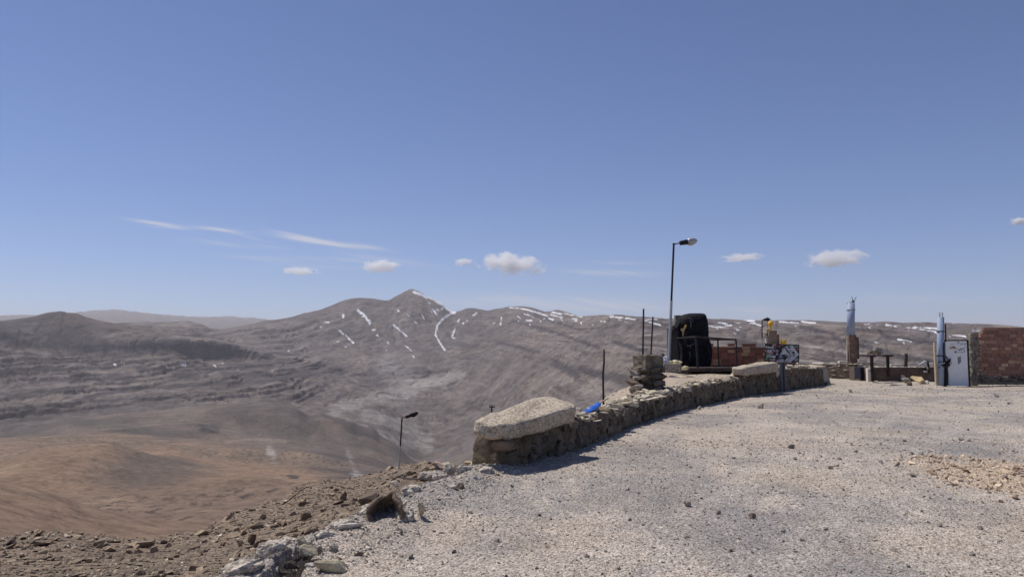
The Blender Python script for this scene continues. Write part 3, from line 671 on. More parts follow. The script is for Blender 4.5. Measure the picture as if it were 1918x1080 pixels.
# ground colour
n1 = fbm2(gx / 3.2, gy / 3.2, 4, 201); n2 = fbm2(gx / 1.1 + 3, gy / 2.2, 4, 205); n3 = fbm2(gx / .35, gy / .35, 4, 209)
cg = lerp(C(.430, .368, .308), C(.305, .274, .248), sstep(-.15, .25, n1))
cg = lerp(cg, C(.46, .39, .325), sstep(.08, .38, n2) * .75)
cg = lerp(cg, C(.235, .216, .208), sstep(.05, .38, fbm2(gx / 1.6, gy / 3., 4, 213)) * .6)
for (ax_, ay_, bx_, by_, cx2, cy2) in ((-.4, 4, 4.5, 13, 19, 31), (.9, 4, 6.0, 12.4, 20.3, 30), (5, 4, 8.5, 14, 24, 27), (6.4, 4, 10, 13.4, 25, 26)):
    t_ = np.linspace(0, 1, 26); qx = (1 - t_) ** 2 * ax_ + 2 * t_ * (1 - t_) * bx_ + t_ ** 2 * cx2; qy = (1 - t_) ** 2 * ay_ + 2 * t_ * (1 - t_) * by_ + t_ ** 2 * cy2
    dtr = seg_d(gx, gy, list(zip(qx, qy))) + n2 * .12
    cg = lerp(cg, C(.47, .415, .36), np.exp(-(dtr / .20) ** 2) * .45 * sstep(-.25, .2, n1 + n3 * .3)); cg = lerp(cg, C(.30, .275, .262), np.exp(-((dtr - .38) / .13) ** 2) * .4 * sstep(-.2, .3, n2))
cg = lerp(cg, C(.43, .345, .262), sstep(.0, .35, fbm2(gx / 2.4 + 7, gy / 2.0, 4, 217)) * .38)
cg = cg * (1 + .16 * n3)[..., None]
tan_w = 1 - sstep(.65, 1.15, np.hypot((gx - 6.45) / 1.25, (gy - 9.7) / 1.75) + n2 * .5 + n3 * .25)
cg = lerp(cg, C(.50, .385, .27), tan_w * .8)
cg = lerp(cg, C(.44, .37, .29), sstep(27, 36, gy) * .55 * (1 - gt)); cg = lerp(cg, C(.46, .37, .27), gt * .7)
cs = lerp(C(.215, .162, .116), C(.150, .114, .084), sstep(-.2, .3, n1)); cs = lerp(cs, C(.25, .195, .145), sstep(.1, .4, n3) * .5)
cs = lerp(cs, C(.21, .152, .112), sstep(20, 40, np.hypot(gx, gy)) * .5)
pm = np.clip(sstep(.55, -.05, gsd + n3 * .25), 0, 1)
cc = lerp(cs, cg, pm)
me = np_mesh('gravel_ground', np.stack([gx, gy, gz], -1), grid_faces(len(GR), len(GPX))[:, ::-1], True, {'Col': cc})
tag(link('ground', me, M_GROUND), 'grey gravel yard running to a crumbling edge above a rubble slope', 'ground', None, 'structure')
def gh(x, y):
    z = ground(np.array([float(x)]), np.array([float(y)]), False)[0]; return float(z[0])
def GP(px, py):
    """ground point under a photo pixel (march along the ray)"""
    a = W(px, py, 1.0); dz = a.z - EYE
    t = np.linspace(3.0, 60, 1400); z = ground(a.x * t, t, False)[0]
    i = np.nonzero(EYE + dz * t < z)[0]
    k = t[i[0]] if len(i) else 60
    return Vector((a.x * k, k, EYE + dz * k))

# ================================================================== walls and big built things
def make_wall_mat():
    m = NT('plastered_rubble'); v = m.coord('Object')
    wv = m.n('ShaderNodeVectorMath', operation='ADD'); nw = m.noise(v, 2.0, 3); m.l(v, wv.inputs[0])
    sc = m.n('ShaderNodeVectorMath', operation='SCALE'); m.l(nw.outputs['Color'], sc.inputs[0]); sc.inputs[3].default_value = .25; m.l(sc.outputs[0], wv.inputs[1])
    vo = m.vor(wv.outputs[0], 3.6); n1 = m.noise(v, 3.2, 7, .62); n2 = m.noise(v, 22, 6, .68)
    c = m.ramp(n1.outputs[0], [(.33, (.080, .060, .042)), (.5, (.150, .115, .080)), (.68, (.23, .185, .132))])  # plaster kept dark so its colour carries the shade of the wall face
    sp = m.n('ShaderNodeSeparateColor'); m.l(vo.outputs['Color'], sp.inputs[0])
    c = m.mix(c, m.ramp(sp.outputs[0], [(0, (.72, .66, .62)), (.5, (1, 1, 1)), (1, (1.25, 1.2, 1.08))]), .8, 'MULTIPLY')
    c = m.mix(c, (.40, .35, .20), m.ramp(m.noise(v, 1.7, 6, .66).outputs[0], [(.6, 0.), (.7, .5)]))
    c = m.mix(c, m.ramp(n2.outputs[0], [(.3, .72), (.7, 1.25)]), 1.0, 'MULTIPLY')
    nb = m.bump(m.math('SUBTRACT', 1.0, vo.outputs['Distance']), .5, .08); nb = m.bump(n1.outputs[0], .5, .05, nb); nb = m.bump(n2.outputs[0], .7, .018, nb)
    return m.fin(c, .95, nb)
def make_conc_mat(name='pebbledash_concrete', c0=(.26, .21, .155), c1=(.42, .35, .27), c2=(.56, .475, .375)):
    m = NT(name); v = m.coord('Object')
    vo = m.vor(v, 38); n1 = m.noise(v, 2.2, 8, .68); n2 = m.noise(v, 60, 4, .7)
    sp = m.n('ShaderNodeSeparateColor'); m.l(vo.outputs['Color'], sp.inputs[0])
    c = m.ramp(sp.outputs[0], [(0, c0), (.45, c1), (1, c2)])
    c = m.mix(c, m.ramp(n1.outputs[0], [(.3, .62), (.5, 1.0), (.7, 1.18)]), 1.0, 'MULTIPLY')
    nb = m.bump(m.math('SUBTRACT', 1.0, vo.outputs['Distance']), .8, .012); nb = m.bump(n1.outputs[0], .4, .03, nb)
    return m.fin(c, .95, nb)
def make_tarp_mat():
    m = NT('black_tarpaulin'); v = m.coord('Object')
    n1 = m.noise(v, 3.5, 6, .6)
    c = m.ramp(n1.outputs[0], [(.35, (.008, .008, .011)), (.7, (.020, .019, .024))])
    m.b.inputs['Specular IOR Level'].default_value = .12; m.fin(c, .8, m.bump(n1.outputs[0], .6, .08)); return m.m
M_WALL = make_wall_mat(); M_CONC = make_conc_mat(); M_TARP = make_tarp_mat()

# ---- low boundary wall --------------------------------------------------
def wall_top_z(s):
    sk = []
    for (px, py) in WB: pass
    pts = [(955, 820, 10), (1010, 806, 10.7), (1065, 785, 11.7), (1110, 779, 13.0), (1144, 770, 14.2), (1170, 764, 15.3), (1216, 750, 17.2), (1255, 735, 19), (1314, 720, 22), (1374, 711, 25), (1430, 699, 27.6), (1462, 692, 29.2), (1500, 687, 31.5), (1543, 689, 34.5)]
    ss = []; zz = []
    for px, py, D in pts:
        p = W(px, py, D); d = np.hypot(*(wall_at(np.linspace(0, WL[-1], 400)) - np.array([p.x, p.y])).T)
        ss.append(np.linspace(0, WL[-1], 400)[d.argmin()]); zz.append(p.z)
    ss = np.array(ss); o = np.argsort(ss); ss = ss[o] + np.arange(len(ss)) * 1e-4; zz = np.array(zz)[o]
    return np.interp(s, ss, zz)
def build_wall():
    ns = 620; s = np.linspace(0, WL[-1], ns); c = wall_at(s)
    tg = np.gradient(c, axis=0); tg /= np.hypot(tg[:, 0], tg[:, 1])[:, None]; nr = np.stack([tg[:, 1], -tg[:, 0]], 1)  # right side normal
    top = wall_top_z(s)
    th = .46
    base = -.25
    jag = fbm2(s / .75, s * 0, 4, 301) * .15 + np.round(fbm2(s / .22, s * 0 + 3, 3, 303) * 4) / 4 * .075
    jag = jag * sstep(1.4, 3.2, s)
    top = top + jag - .02
    nf, nt_, nb = 30, 14, 24
    prof = []
    for k in range(nf): prof.append((0., k / (nf - 1), 'f'))
    for k in range(1, nt_): prof.append((k / nt_, 1., 't'))
    for k in range(nb): prof.append((1., 1 - k / (nb - 1), 'b'))
    P = np.zeros((ns, len(prof), 3))
    for j, (a, h, kind) in enumerate(prof):
        off = -a * th + (.07 * (1 - h) if a == 0 else 0) - (.07 * (1 - h) if a == 1 else 0)
        P[:, j, 0] = c[:, 0] + nr[:, 0] * (off - .05); P[:, j, 1] = c[:, 1] + nr[:, 1] * (off - .05)
        P[:, j, 2] = base + (top - base) * h
    # round the shoulders, roughen in 3-D
    q = P.copy()
    big = fbm3(q, 1.7, 3, 311) * .10; med = fbm3(q, 5.5, 4, 317) * .055; fine = fbm3(q, 22., 3, 323) * .018
    out = np.zeros_like(P)
    for j, (a, h, kind) in enumerate(prof):
        if kind == 't': out[:, j, 2] = 1
        elif kind == 'f': out[:, j, :2] = nr
        else: out[:, j, :2] = -nr
    sh = np.array([1 if (k == 't') else h for a, h, k in prof])
    d = big + med + fine
    # stones standing out of the face where plaster fell off
    x3 = np.stack([q[..., 0] + q[..., 1] * .5, q[..., 2] * 1.5, q[..., 2] * 0], -1)
    knob = np.abs(perlin2((q[..., 0] * .6 + q[..., 1] * .8) / .30, q[..., 2] / .17, 331)) * .055
    d = d + knob * np.array([1 if k != 't' else .3 for a, h, k in prof])[None]
    P = P + out * d[..., None]
    edge = np.array([np.clip((h - .86) / .14, 0, 1) if k != 't' else 0 for a, h, k in prof])
    P = P - out * (edge * .035)[None, :, None]
    fa = grid_faces(ns, len(prof))
    # end caps: fan of the profile rows pushed to make a blunt end
    n = P.reshape(-1, 3)
    def cap(row, tdir):
        r = P[row]; m = len(prof); fwd = np.array([tdir[0], tdir[1], 0])
        rings = [r]
        cen = r.mean(0)
        for t in (.8, .55, .3, .08):
            rr = cen + (r - cen) * t
            rr = rr + fwd * ((1 - t) * .03 + fbm3(rr, 4.0, 4, 340)[:, None] * .14 * (1 - t) ** .5)
            rings.append(rr)
        return rings
    faces = [fa]; cnt = len(n); allc = [n]
    for row, tdir, flip in ((0, -tg[0], False), (ns - 1, tg[-1], True)):
        rg = cap(row, tdir); m = len(prof); prev = np.arange(m) + row * m
        for rr in rg[1:]:
            cur = np.arange(m) + cnt; allc.append(rr); cnt += m
            k = np.arange(m); k2 = (k + 1) % m
            f = np.stack([prev[k], cur[k], cur[k2], prev[k2]], 1)
            faces.append(f if not flip else f[:, ::-1]); prev = cur
        allc.append(rg[-1].mean(0)[None]); ci = cnt; cnt += 1
        k = np.arange(m); k2 = (k + 1) % m
        f = np.stack([prev[k], np.full(m, ci), np.full(m, ci), prev[k2]], 1)
        faces.append(f if not flip else f[:, ::-1])
    return np.concatenate(allc), np.concatenate(faces)
co, fa = build_wall()
# last fan rows are triangles stored as quads: rebuild through bmesh-free split
good = fa[:, 1] != fa[:, 2]
me = bpy.data.meshes.new('low_wall')
me.from_pydata(co.tolist(), [], fa[good].tolist() + fa[~good][:, [0, 1, 3]].tolist()); me.update()
bm = bmesh.new(); bm.from_mesh(me); bmesh.ops.recalc_face_normals(bm, faces=bm.faces); bm.to_mesh(me); bm.free()
for p in me.polygons: p.use_smooth = True
WALL = tag(link('low_wall', me, M_WALL), 'long low rubble wall with flaking plaster along the left edge of the gravel yard', 'wall')
# stones bedded in the mortar: faces and crest
def wall_frame(s):
    c = wall_at(np.array([s - .05, s, s + .05])); t = c[2] - c[0]; t = t / np.hypot(*t); return c[1], t, np.array([t[1], -t[0]])
_rw = random.Random(55); bmf = bmesh.new(); bmc = bmesh.new()
for i in range(620):
    s_ = _rw.uniform(.0, WL[-1]); c_, t_, n_ = wall_frame(s_); tz_ = float(wall_top_z(np.array([s_]))[0]); h_ = _rw.uniform(.02, .97) * tz_
    w_ = _rw.uniform(.10, .34) * (1 + .02 * c_[1]); hh_ = w_ * _rw.uniform(.35, .8); off = -.05 + .07 * (1 - h_ / max(tz_, .1)) - _rw.uniform(.01, .055)
    if h_ + hh_ / 2 > tz_: h_ = tz_ - hh_ / 2
    add_hull(bmf, _rw.randrange(99999), (c_[0] + n_[0] * off, c_[1] + n_[1] * off, h_), (w_, .17, hh_), Euler((_rw.uniform(-.15, .15), _rw.uniform(-.3, .3), math.atan2(t_[1], t_[0]) + _rw.uniform(-.2, .2))), 16, .8)
for i in range(430):
    s_ = _rw.uniform(1.9, WL[-1]); c_, t_, n_ = wall_frame(s_); tz_ = float(wall_top_z(np.array([s_]))[0])
    w_ = _rw.uniform(.07, .30) * (1 + .012 * c_[1]); off = -.05 - _rw.uniform(-.01, .50)
    add_hull(bmc, _rw.randrange(99999), (c_[0] + n_[0] * off, c_[1] + n_[1] * off, tz_ + _rw.uniform(-.06, .035)), (w_, w_ * _rw.uniform(.5, .9), w_ * _rw.uniform(.25, .55)), Euler((_rw.uniform(-.3, .3), _rw.uniform(-.3, .3), _rw.uniform(-3, 3))), 14, .8)
bm_obj('face_stones', bmf, mat_stone('face_stone', (.085, .066, .050), (.185, .148, .112), (.26, .215, .160), 3.2, .8, .04), WALL)  # face stones coloured dark with the wall's shaded side
bm_obj('crest_rubble', bmc, M_CREST, WALL)['kind'] = 'stuff'; WALL.children[0]['kind'] = 'stuff'
def wtop(px, D):
    p = W(px, 700, D); d = np.hypot(*(wall_at(np.linspace(0, WL[-1], 600)) - np.array([p.x, p.y])).T)
    return float(wall_top_z(np.array([np.linspace(0, WL[-1], 600)[d.argmin()]]))[0])

def rounded_slab(name, p0, p1, width, th, label, seed, roll=0.0):
    """pebbledash slab with rounded ends lying from p0 to p1 (bottom centre points)"""
    p0, p1 = Vector(p0), Vector(p1); d = p1 - p0; L = d.length
    n, m = 150, 100
    uu = np.linspace(-np.pi / 2, np.pi / 2, n)[:, None]; vv = np.linspace(0, 2 * np.pi, m, endpoint=False)[None]
    def sg(x, e): return np.sign(x) * np.abs(x) ** e
    e1 = .42
    rr = np.abs(np.cos(uu)) ** .22; Z = sg(np.sin(uu), .45) + 0 * vv
    X = rr ** .6 * sg(np.cos(vv), .36); Y = rr * sg(np.sin(vv), .52) * (.92 + .11 * X); Z = Z * (1.0 + .12 * X)
    co = np.stack([X * L / 2, Y * width / 2, Z * th / 2], -1)
    co = co + (co / np.array([L, width, th])) * (fbm3(co + seed, 2.2, 4, seed) * .13 + fbm3(co + seed, 9., 4, seed + 3) * .06)[..., None] * np.array([1, 1, .8])
    co[..., 2] += fbm2(co[..., 0] / .8, co[..., 1] / .8, 2, seed + 9) * .03
    me = np_mesh(name, co, grid_faces(n, m, True), True)
    bm = bmesh.new(); bm.from_mesh(me); bmesh.ops.recalc_face_normals(bm, faces=bm.faces); bm.to_mesh(me); bm.free()
    for p in me.polygons: p.use_smooth = True
    o = link(name, me, M_CONC)
    xa = d.normalized(); ya = Vector((0, 0, 1)).cross(xa).normalized(); za = xa.cross(ya)
    o.matrix_world = Matrix.Translation((p0 + p1) / 2 + za * th / 2) @ Matrix((xa, ya, za)).transposed().to_4x4() @ Matrix.Rotation(roll, 4, 'X')
    return tag(o, label, 'slab')
a = W(918, 818, 10.0); b = W(1046, 789, 12.05)
rounded_slab('concrete_slab', (-.36, 9.92, .43), (.80, 11.80, .60), .62, .25, 'large rounded pebbledash slab lying on the near end of the low wall', 5, R(12))
a = W(1384, 698, 25.9); b = W(1448, 696, 28.6)
rounded_slab('concrete_slab', (a.x - .05, a.y, .70), (b.x - .05, b.y, .80), .72, .34, 'smaller pinkish rounded slab on the wall beside the stickered sign', 12)

# rock under near wall end
me = rough_rock_mesh('boulder', 31, (.52, .42, .42), 16, .8, .05, .05)
tag(link('boulder', me, M_BROWNROCK, None, G(945, 868) + Vector((-.06, .12, .10))), 'dark boulder with yellow lichen built into the foot of the wall end', 'boulder')
me = rough_rock_mesh('flat_stone', 33, (.62, .5, .17), 14, .8, .05, .04)
o = tag(link('flat_stone', me, M_BROWNROCK, None, Vector((-.22, 10.02, .36))), 'dark flat stone jutting out beneath the large rounded slab', 'stone'); o.rotation_euler = (0, 0, .5)

# ---- stone pillar with cap and two steel posts ---------------------------
def stack_stones(name, seed, w, d, h, layers, mat, taper=0., lean=(0, 0), core=True):
    bm = bmesh.new(); rg = random.Random(seed); z = 0; k = 0
    if core: add_box(bm, (lean[0] / 2, lean[1] / 2, h / 2), (w * .78, d * .78, h * .98), None, .02, .02)
    for i in range(layers):
        lh = h / layers; f = 1 - taper * i / layers; ox, oy = lean[0] * i / layers, lean[1] * i / layers
        per = []
        nx = max(2, int(w * f / (lh * 1.7))); ny = max(2, int(d * f / (lh * 1.7)))
        for a in range(nx):
            for sy in (-1, 1): per.append(((a + .5) / nx - .5, sy * .42, nx, 1))
        for b in range(ny):
            for sx in (-1, 1): per.append((sx * .42, (b + .5) / ny - .5, ny, 0))
        for (ux, uy, nn, ax) in per:
            dx = (w * f / nn * 1.15) if ax else .28 * w; dy = .3 * d if ax else d * f / nn * 1.15
            add_hull(bm, rg.randrange(9999), (ux * w * f + ox + rg.uniform(-.03, .03), uy * d * f + oy + rg.uniform(-.03, .03), (i + .5) * lh + rg.uniform(-.02, .02)),
                     (dx * rg.uniform(.85, 1.15), dy * rg.uniform(.85, 1.15), lh * rg.uniform(.85, 1.2)), Euler((rg.uniform(-.12, .12), rg.uniform(-.12, .12), rg.uniform(-.25, .25))), 18, .8)
    return bm_obj(name, bm, mat)
pil = empty('stone_pillar', W(1212, 740, 20.0)); pz = W(1212, 740, 20).z
tag(pil, 'crumbling rubble stone pillar with a concrete cap carrying two steel posts', 'pillar')
top_z = W(1212, 664, 20).z; capb = W(1212, 690, 20).z
sh = stack_stones('shaft', 11, .82, .78, capb - pz + .12, 5, mat_stone('dark_masonry', (.085, .068, .054), (.20, .160, .125), (.32, .27, .21), 2.6, .9, .05), .10, (0.03, 0)); sh.parent = pil; sh.location = (0, 0, -.08)
bm = bmesh.new(); add_box(bm, (0, 0, 0), (.54, .66, top_z - capb), None, .03, .03)
bmesh.ops.subdivide_edges(bm, edges=bm.edges, cuts=5, use_grid_fill=True)
for v in bm.verts: v.co += Vector(v.co).normalized() * float(fbm3(np.array(v.co[:]) * 1.0, 7., 4, 8)) * .07
cp = bm_obj('cap', bm, mat_stone('cap_concrete', (.10, .080, .060), (.21, .170, .130), (.27, .23, .18), 3, .8, .03), pil, False, (.04, .02, (top_z + capb) / 2 - pz)); cp.rotation_euler = (0, 0, .35)
rg = random.Random(5)
for i, (px, py, D, dm, lb) in enumerate([(1190, 699, 19.7, (.30, .34, .17), 'pale rounded stone'), (1187, 716, 19.5, (.42, .36, .18), 'flat brown ledge stone'), (1195, 725, 19.4, (.36, .3, .2), None), (1204, 707, 19.6, (.26, .3, .2), None), (1192, 708, 19.6, (.34, .32, .13), None)]):
    bmx = bmesh.new(); add_hull(bmx, 80 + i, (0, 0, 0), dm, Euler((rg.uniform(-.2, .2), rg.uniform(-.2, .2), rg.uniform(-1, 1))), 18, .75)
    o = bm_obj('bulging_stone', bmx, M_BROWNROCK if i % 2 else M_GREYROCK, pil, False, W(px, py, D) - pil.location)
    if lb: o['label'] = lb
for (px0, py0, px1, py1, rr, lb) in ((1204, 666, 1205.5, 578, .023, 'taller of the two dark steel posts set in the pillar cap'), (1219, 662, 1223, 593, .021, 'shorter of the two dark steel posts set in the pillar cap')):
    D = 19.9 if px0 < 1210 else 20.3
    a = W(px0, py0, D); b = W(px1, py1, D); bm = bmesh.new(); a.z = top_z - .04
    add_tube(bm, [Vector((0, 0, 0)), b - a], [rr, rr * .95], 10)
    tag(bm_obj('steel_post', bm, M_STEEL, None, False, a), lb, 'post')

# ---- street lamps --------------------------------------------------------
def street_lamp(name, base, top, hd, r0, r1, head_len, head_r, label, split=.55, ant=True, head_mat=None, arm=.5):
    base, top = Vector(base), Vector(top); e = empty(name, base); tag(e, label, 'street lamp')
    t = top - base
    bm = bmesh.new(); add_tube(bm, [(0, 0, -.1), t * split], [r0, (r0 + r1) / 2], 14); bm_obj('lower_pole', bm, M_GALV, e)
    bm = bmesh.new(); add_tube(bm, [t * split, t], [r1 * 1.02, r1], 12); add_tube(bm, [t - Vector((0, 0, .02)), t + Vector((0, 0, .03))], [r1 * 1.25] * 2, 12); bm_obj('upper_pole', bm, M_STEEL, e)
    hd = Vector(hd).normalized()
    bm = bmesh.new(); add_tube(bm, [t, t + hd * arm], [r1 * .55, r1 * .5], 8); bm_obj('arm', bm, M_LAMPBLK, e)
    s = t + hd * arm * .9
    side = hd.cross(Vector((0, 0, 1))).normalized(); up = side.cross(hd)
    def loft(sts, nm, mat, ex=.8):
        bm = bmesh.new(); rings = []
        for (d_, w_, h_, zo) in sts:
            ring = []
            for k in range(16):
                a = 2 * math.pi * k / 16; ca, sa = math.cos(a), math.sin(a)
                ring.append(bm.verts.new(s + hd * d_ + side * (math.copysign(abs(ca) ** ex, ca) * w_) + up * (math.copysign(abs(sa) ** ex, sa) * h_ + zo)))
            rings.append(ring)
        for r1_, r2_ in zip(rings[:-1], rings[1:]):
            for k in range(16): bm.faces.new((r1_[k], r1_[(k + 1) % 16], r2_[(k + 1) % 16], r2_[k]))
        bm.faces.new(rings[0][::-1]); bm.faces.new(rings[-1])
        return bm_obj(nm, bm, mat, e, True)
    L = head_len; q = head_r
    loft([(0, q * .75, q * .62, 0), (.02 * L, q * .8, q * .68, 0), (.40 * L, q * .88, q * .80, 0), (.42 * L, q * .8, q * .7, 0)], 'housing', M_LAMPBLK, .6)
    hm = head_mat or M_GALV
    loft([(.41 * L, q * .9, q * .8, q * .02), (.5 * L, q * 1.08, q * .98, q * .05), (.65 * L, q * 1.12, q * 1.0, q * .06), (.82 * L, q * .95, q * .82, q * .05), (.94 * L, q * .6, q * .5, q * .0), (1.0 * L, q * .15, q * .12, -q * .08)], 'hood', hm)
    loft([(.44 * L, q * .7, q * .3, -q * .62), (.55 * L, q * .9, q * .55, -q * .72), (.7 * L, q * .92, q * .55, -q * .66), (.86 * L, q * .7, q * .4, -q * .45), (.95 * L, q * .3, q * .2, -q * .3)], 'lens', M_GLASS if hm is M_GALV else hm)
    return e
b = W(1252, 694, 30.6); t = W(1262, 457, 30.6)
street_lamp('street_lamp', b, t, (1, .12, .17), .064, .041, .74, .132, 'tall leaning street lamp with a pale head beside the black covered stall', .55, arm=.30)
b = W(745, 912, 46); t = W(753, 783, 46)
street_lamp('street_lamp', b, t, (.93, -.1, .33), .058, .042, .80, .13, 'lower street lamp with dark head standing on the slope left of the wall', .6, head_mat=M_LAMPBLK, arm=.28)
b = W(1427, 668, 62); t = W(1427.5, 599, 62)
street_lamp('street_lamp', b, t, (.97, 0, .12), .05, .04, .5, .14, 'small far street lamp behind the red brick wall near the yellow ball', .5, head_mat=M_LAMPBLK, arm=.15)

# ---- utility pole and sticks --------------------------------------------
p = empty('utility_pole', W(920, 886, 56)); tag(p, 'tiny wooden utility pole with a crossarm rising behind the large rounded slab', 'utility pole')
h = W(921, 758, 56) - p.location
bm = bmesh.new(); add_tube(bm, [(0, 0, -2), h], [.075, .06], 8); bm_obj('pole', bm, M_WOODDARK, p)
bm = bmesh.new(); add_box(bm, h + Vector((.03, -.09, -.15)), (.40, .06, .06)); bm_obj('crossarm', bm, M_WOODDARK, p)
for sx in (-.14, .18):
    bm = bmesh.new(); add_tube(bm, [h + Vector((sx, -.09, -.13)), h + Vector((sx, -.09, .06))], [.03, .025], 8); bm_obj('insulator', bm, M_LAMPBLK, p)
a = W(1131, 770, 16.2); bm = bmesh.new()
add_tube(bm, [Vector((0, 0, -.5)), W(1130, 730, 16.2) - a, W(1129.5, 700, 16.2) - a, W(1131.5, 678, 16.2) - a, W(1131, 654, 16.2) - a], [.022, .022, .021, .021, .020], 9)
tag(bm_obj('wooden_post', bm, M_STEEL, None, True, a), 'thin crooked dark stake standing behind the middle of the low wall', 'stake')
a = W(1100, 768, 14.6); b = W(1139, 745, 15.4); bm = bmesh.new(); add_tube(bm, [Vector(), b - a], [.02, .014], 8)
tag(bm_obj('bamboo_cane', bm, M_WOODPALE, None, True, a), 'pale thin cane leaning behind the wall above the blue sheet', 'cane')
# blue sheet: folded plastic with ridges
a = W(1099, 768, 13.9); n = 24
uu, vv = np.meshgrid(np.linspace(-1, 1, 40), np.linspace(-1, 1, n), indexing='ij')
X = uu * .27; Y = uu * .3 + vv * .2; Z = uu * .12 + .02 * np.sin(vv * 9) + .02 * fbm2(uu * 3, vv * 3, 3, 77)
co_ = np.stack([X, Y, Z], -1)
me = np_mesh('blue_sheet', co_, grid_faces(40, n), True); o = link('blue_sheet', me, M_BLUE, None, a + Vector((0, 0, -.03)))
sm = o.modifiers.new('thickness', 'SOLIDIFY'); sm.thickness = .015
tag(o, 'bright blue plastic sheet peeking out behind the low wall', 'tarp')

# ---- stickered arrow sign -----------------------------------------------
sg0 = G(1468, 733.5); sg = empty('arrow_sign', sg0, 0); tag(sg, 'arrow shaped road sign plastered with stickers on a grey post at the wall', 'sign')
DS = sg0.y
def sp(px, py, off=0.0): q = W(px, py, DS); return Vector((q.x - sg0.x, -off, q.z - sg0.z))
bm = bmesh.new(); hgt = sp(1468, 650).z
add_box(bm, (.0, .05, hgt / 2 - .1), (.20, .05, hgt + .2), None, .008); bm_obj('post', bm, mat_simple('grey_post', (.13, .135, .15), .6, .2, .15, 5, .1, .004), sg)
bm = bmesh.new(); add_box(bm, (.03, .01, hgt / 2 - .12), (.035, .03, hgt + .14)); bm_obj('post_shadow_strip', bm, mat_simple('post_shadow_rib', (.05, .05, .06), .6, .2, .15, 5, .1, .004), sg)  # darker copy of the post colour, a shadow line built as a strip
def plate(name, pts, y0, th, mat, par):
    bm = bmesh.new(); f = [bm.verts.new((q.x, -y0, q.z)) for q in pts]; g = [bm.verts.new((q.x, -y0 + th, q.z)) for q in pts]
    bm.faces.new(f); bm.faces.new(g[::-1])
    for i in range(len(f)): bm.faces.new((f[i], f[(i + 1) % len(f)], g[(i + 1) % len(f)], g[i]))
    return bm_obj(name, bm, mat, par)
M_SIGNBLK = mat_simple('sign_black', (.030, .024, .028), .5, 0, .3, 6, .05, .002)
M_SIGNWHT = mat_simple('sign_white', (.50, .49, .50), .5, 0, .1, 6, .05, .002)
STK = [mat_simple('sticker_white', (.55, .55, .56), .5, 0, .1, 8, .02, .001), mat_simple('sticker_grey', (.30, .29, .30), .5, 0, .2, 8, .02, .001), mat_simple('sticker_black', (.035, .03, .035), .5, 0, .2, 8, .02, .001),
       mat_simple('sticker_maroon', (.17, .035, .045), .5, 0, .2, 8, .02, .001), mat_simple('sticker_green', (.15, .27, .20), .5, 0, .2, 8, .02, .001), mat_simple('sticker_pink', (.45, .30, .29), .5, 0, .2, 8, .02, .001), mat_simple('sticker_blue', (.14, .17, .27), .5, 0, .2, 8, .02, .001)]
plate('board', [sp(1432.5, 643.5), sp(1497, 645), sp(1497, 678.5), sp(1432.5, 676)], .00, .02, M_SIGNBLK, sg)
plate('arrow_plate', [sp(1470, 648.5), sp(1484, 646), sp(1496.5, 663.5), sp(1481, 678), sp(1453, 677)], .014, .012, M_SIGNWHT, sg)
plate('arrow_band', [sp(1467, 650.5), sp(1470, 649), sp(1480, 661.5), sp(1478.5, 663)], .018, .003, M_SIGNBLK, sg)
plate('arrow_band', [sp(1454, 675.5), sp(1454, 671), sp(1463, 664), sp(1472, 663), sp(1477, 667), sp(1470, 674)], .018, .003, M_SIGNBLK, sg)
rg = random.Random(21)
def sticker(px, py, w, h, kind, mi, ang=0, lay=.021):
    pts = []
    if kind == 'c':
        for k in range(14): pts.append((px + w / 2 * math.cos(k * math.tau / 14), py + h / 2 * math.sin(k * math.tau / 14)))
    else:
        ca, sa = math.cos(ang), math.sin(ang)
        for (a, b) in ((-1, -1), (1, -1), (1, 1), (-1, 1)): pts.append((px + (a * w * ca - b * h * sa) / 2, py + (a * w * sa + b * h * ca) / 2))
    o = plate('sticker', [sp(*q) for q in pts], lay, .003, STK[mi], sg)
    im = 2 if mi in (0, 1, 5) else 0
    bm = bmesh.new()     # small printed marks on each sticker
    for k in range(rg.randint(1, 3)):
        qx, qz = px + rg.uniform(-.25, .25) * w, py + rg.uniform(-.3, .3) * h
        q = sp(qx, qz); add_box(bm, (q.x, -lay - .0035, q.z), (w * rg.uniform(.2, .55) / F_PX * DS, .003, h * rg.uniform(.12, .28) / F_PX * DS), Euler((0, -ang, 0)))
    m_ = bm_obj('print', bm, STK[im if rg.random() < .7 else 3], o)
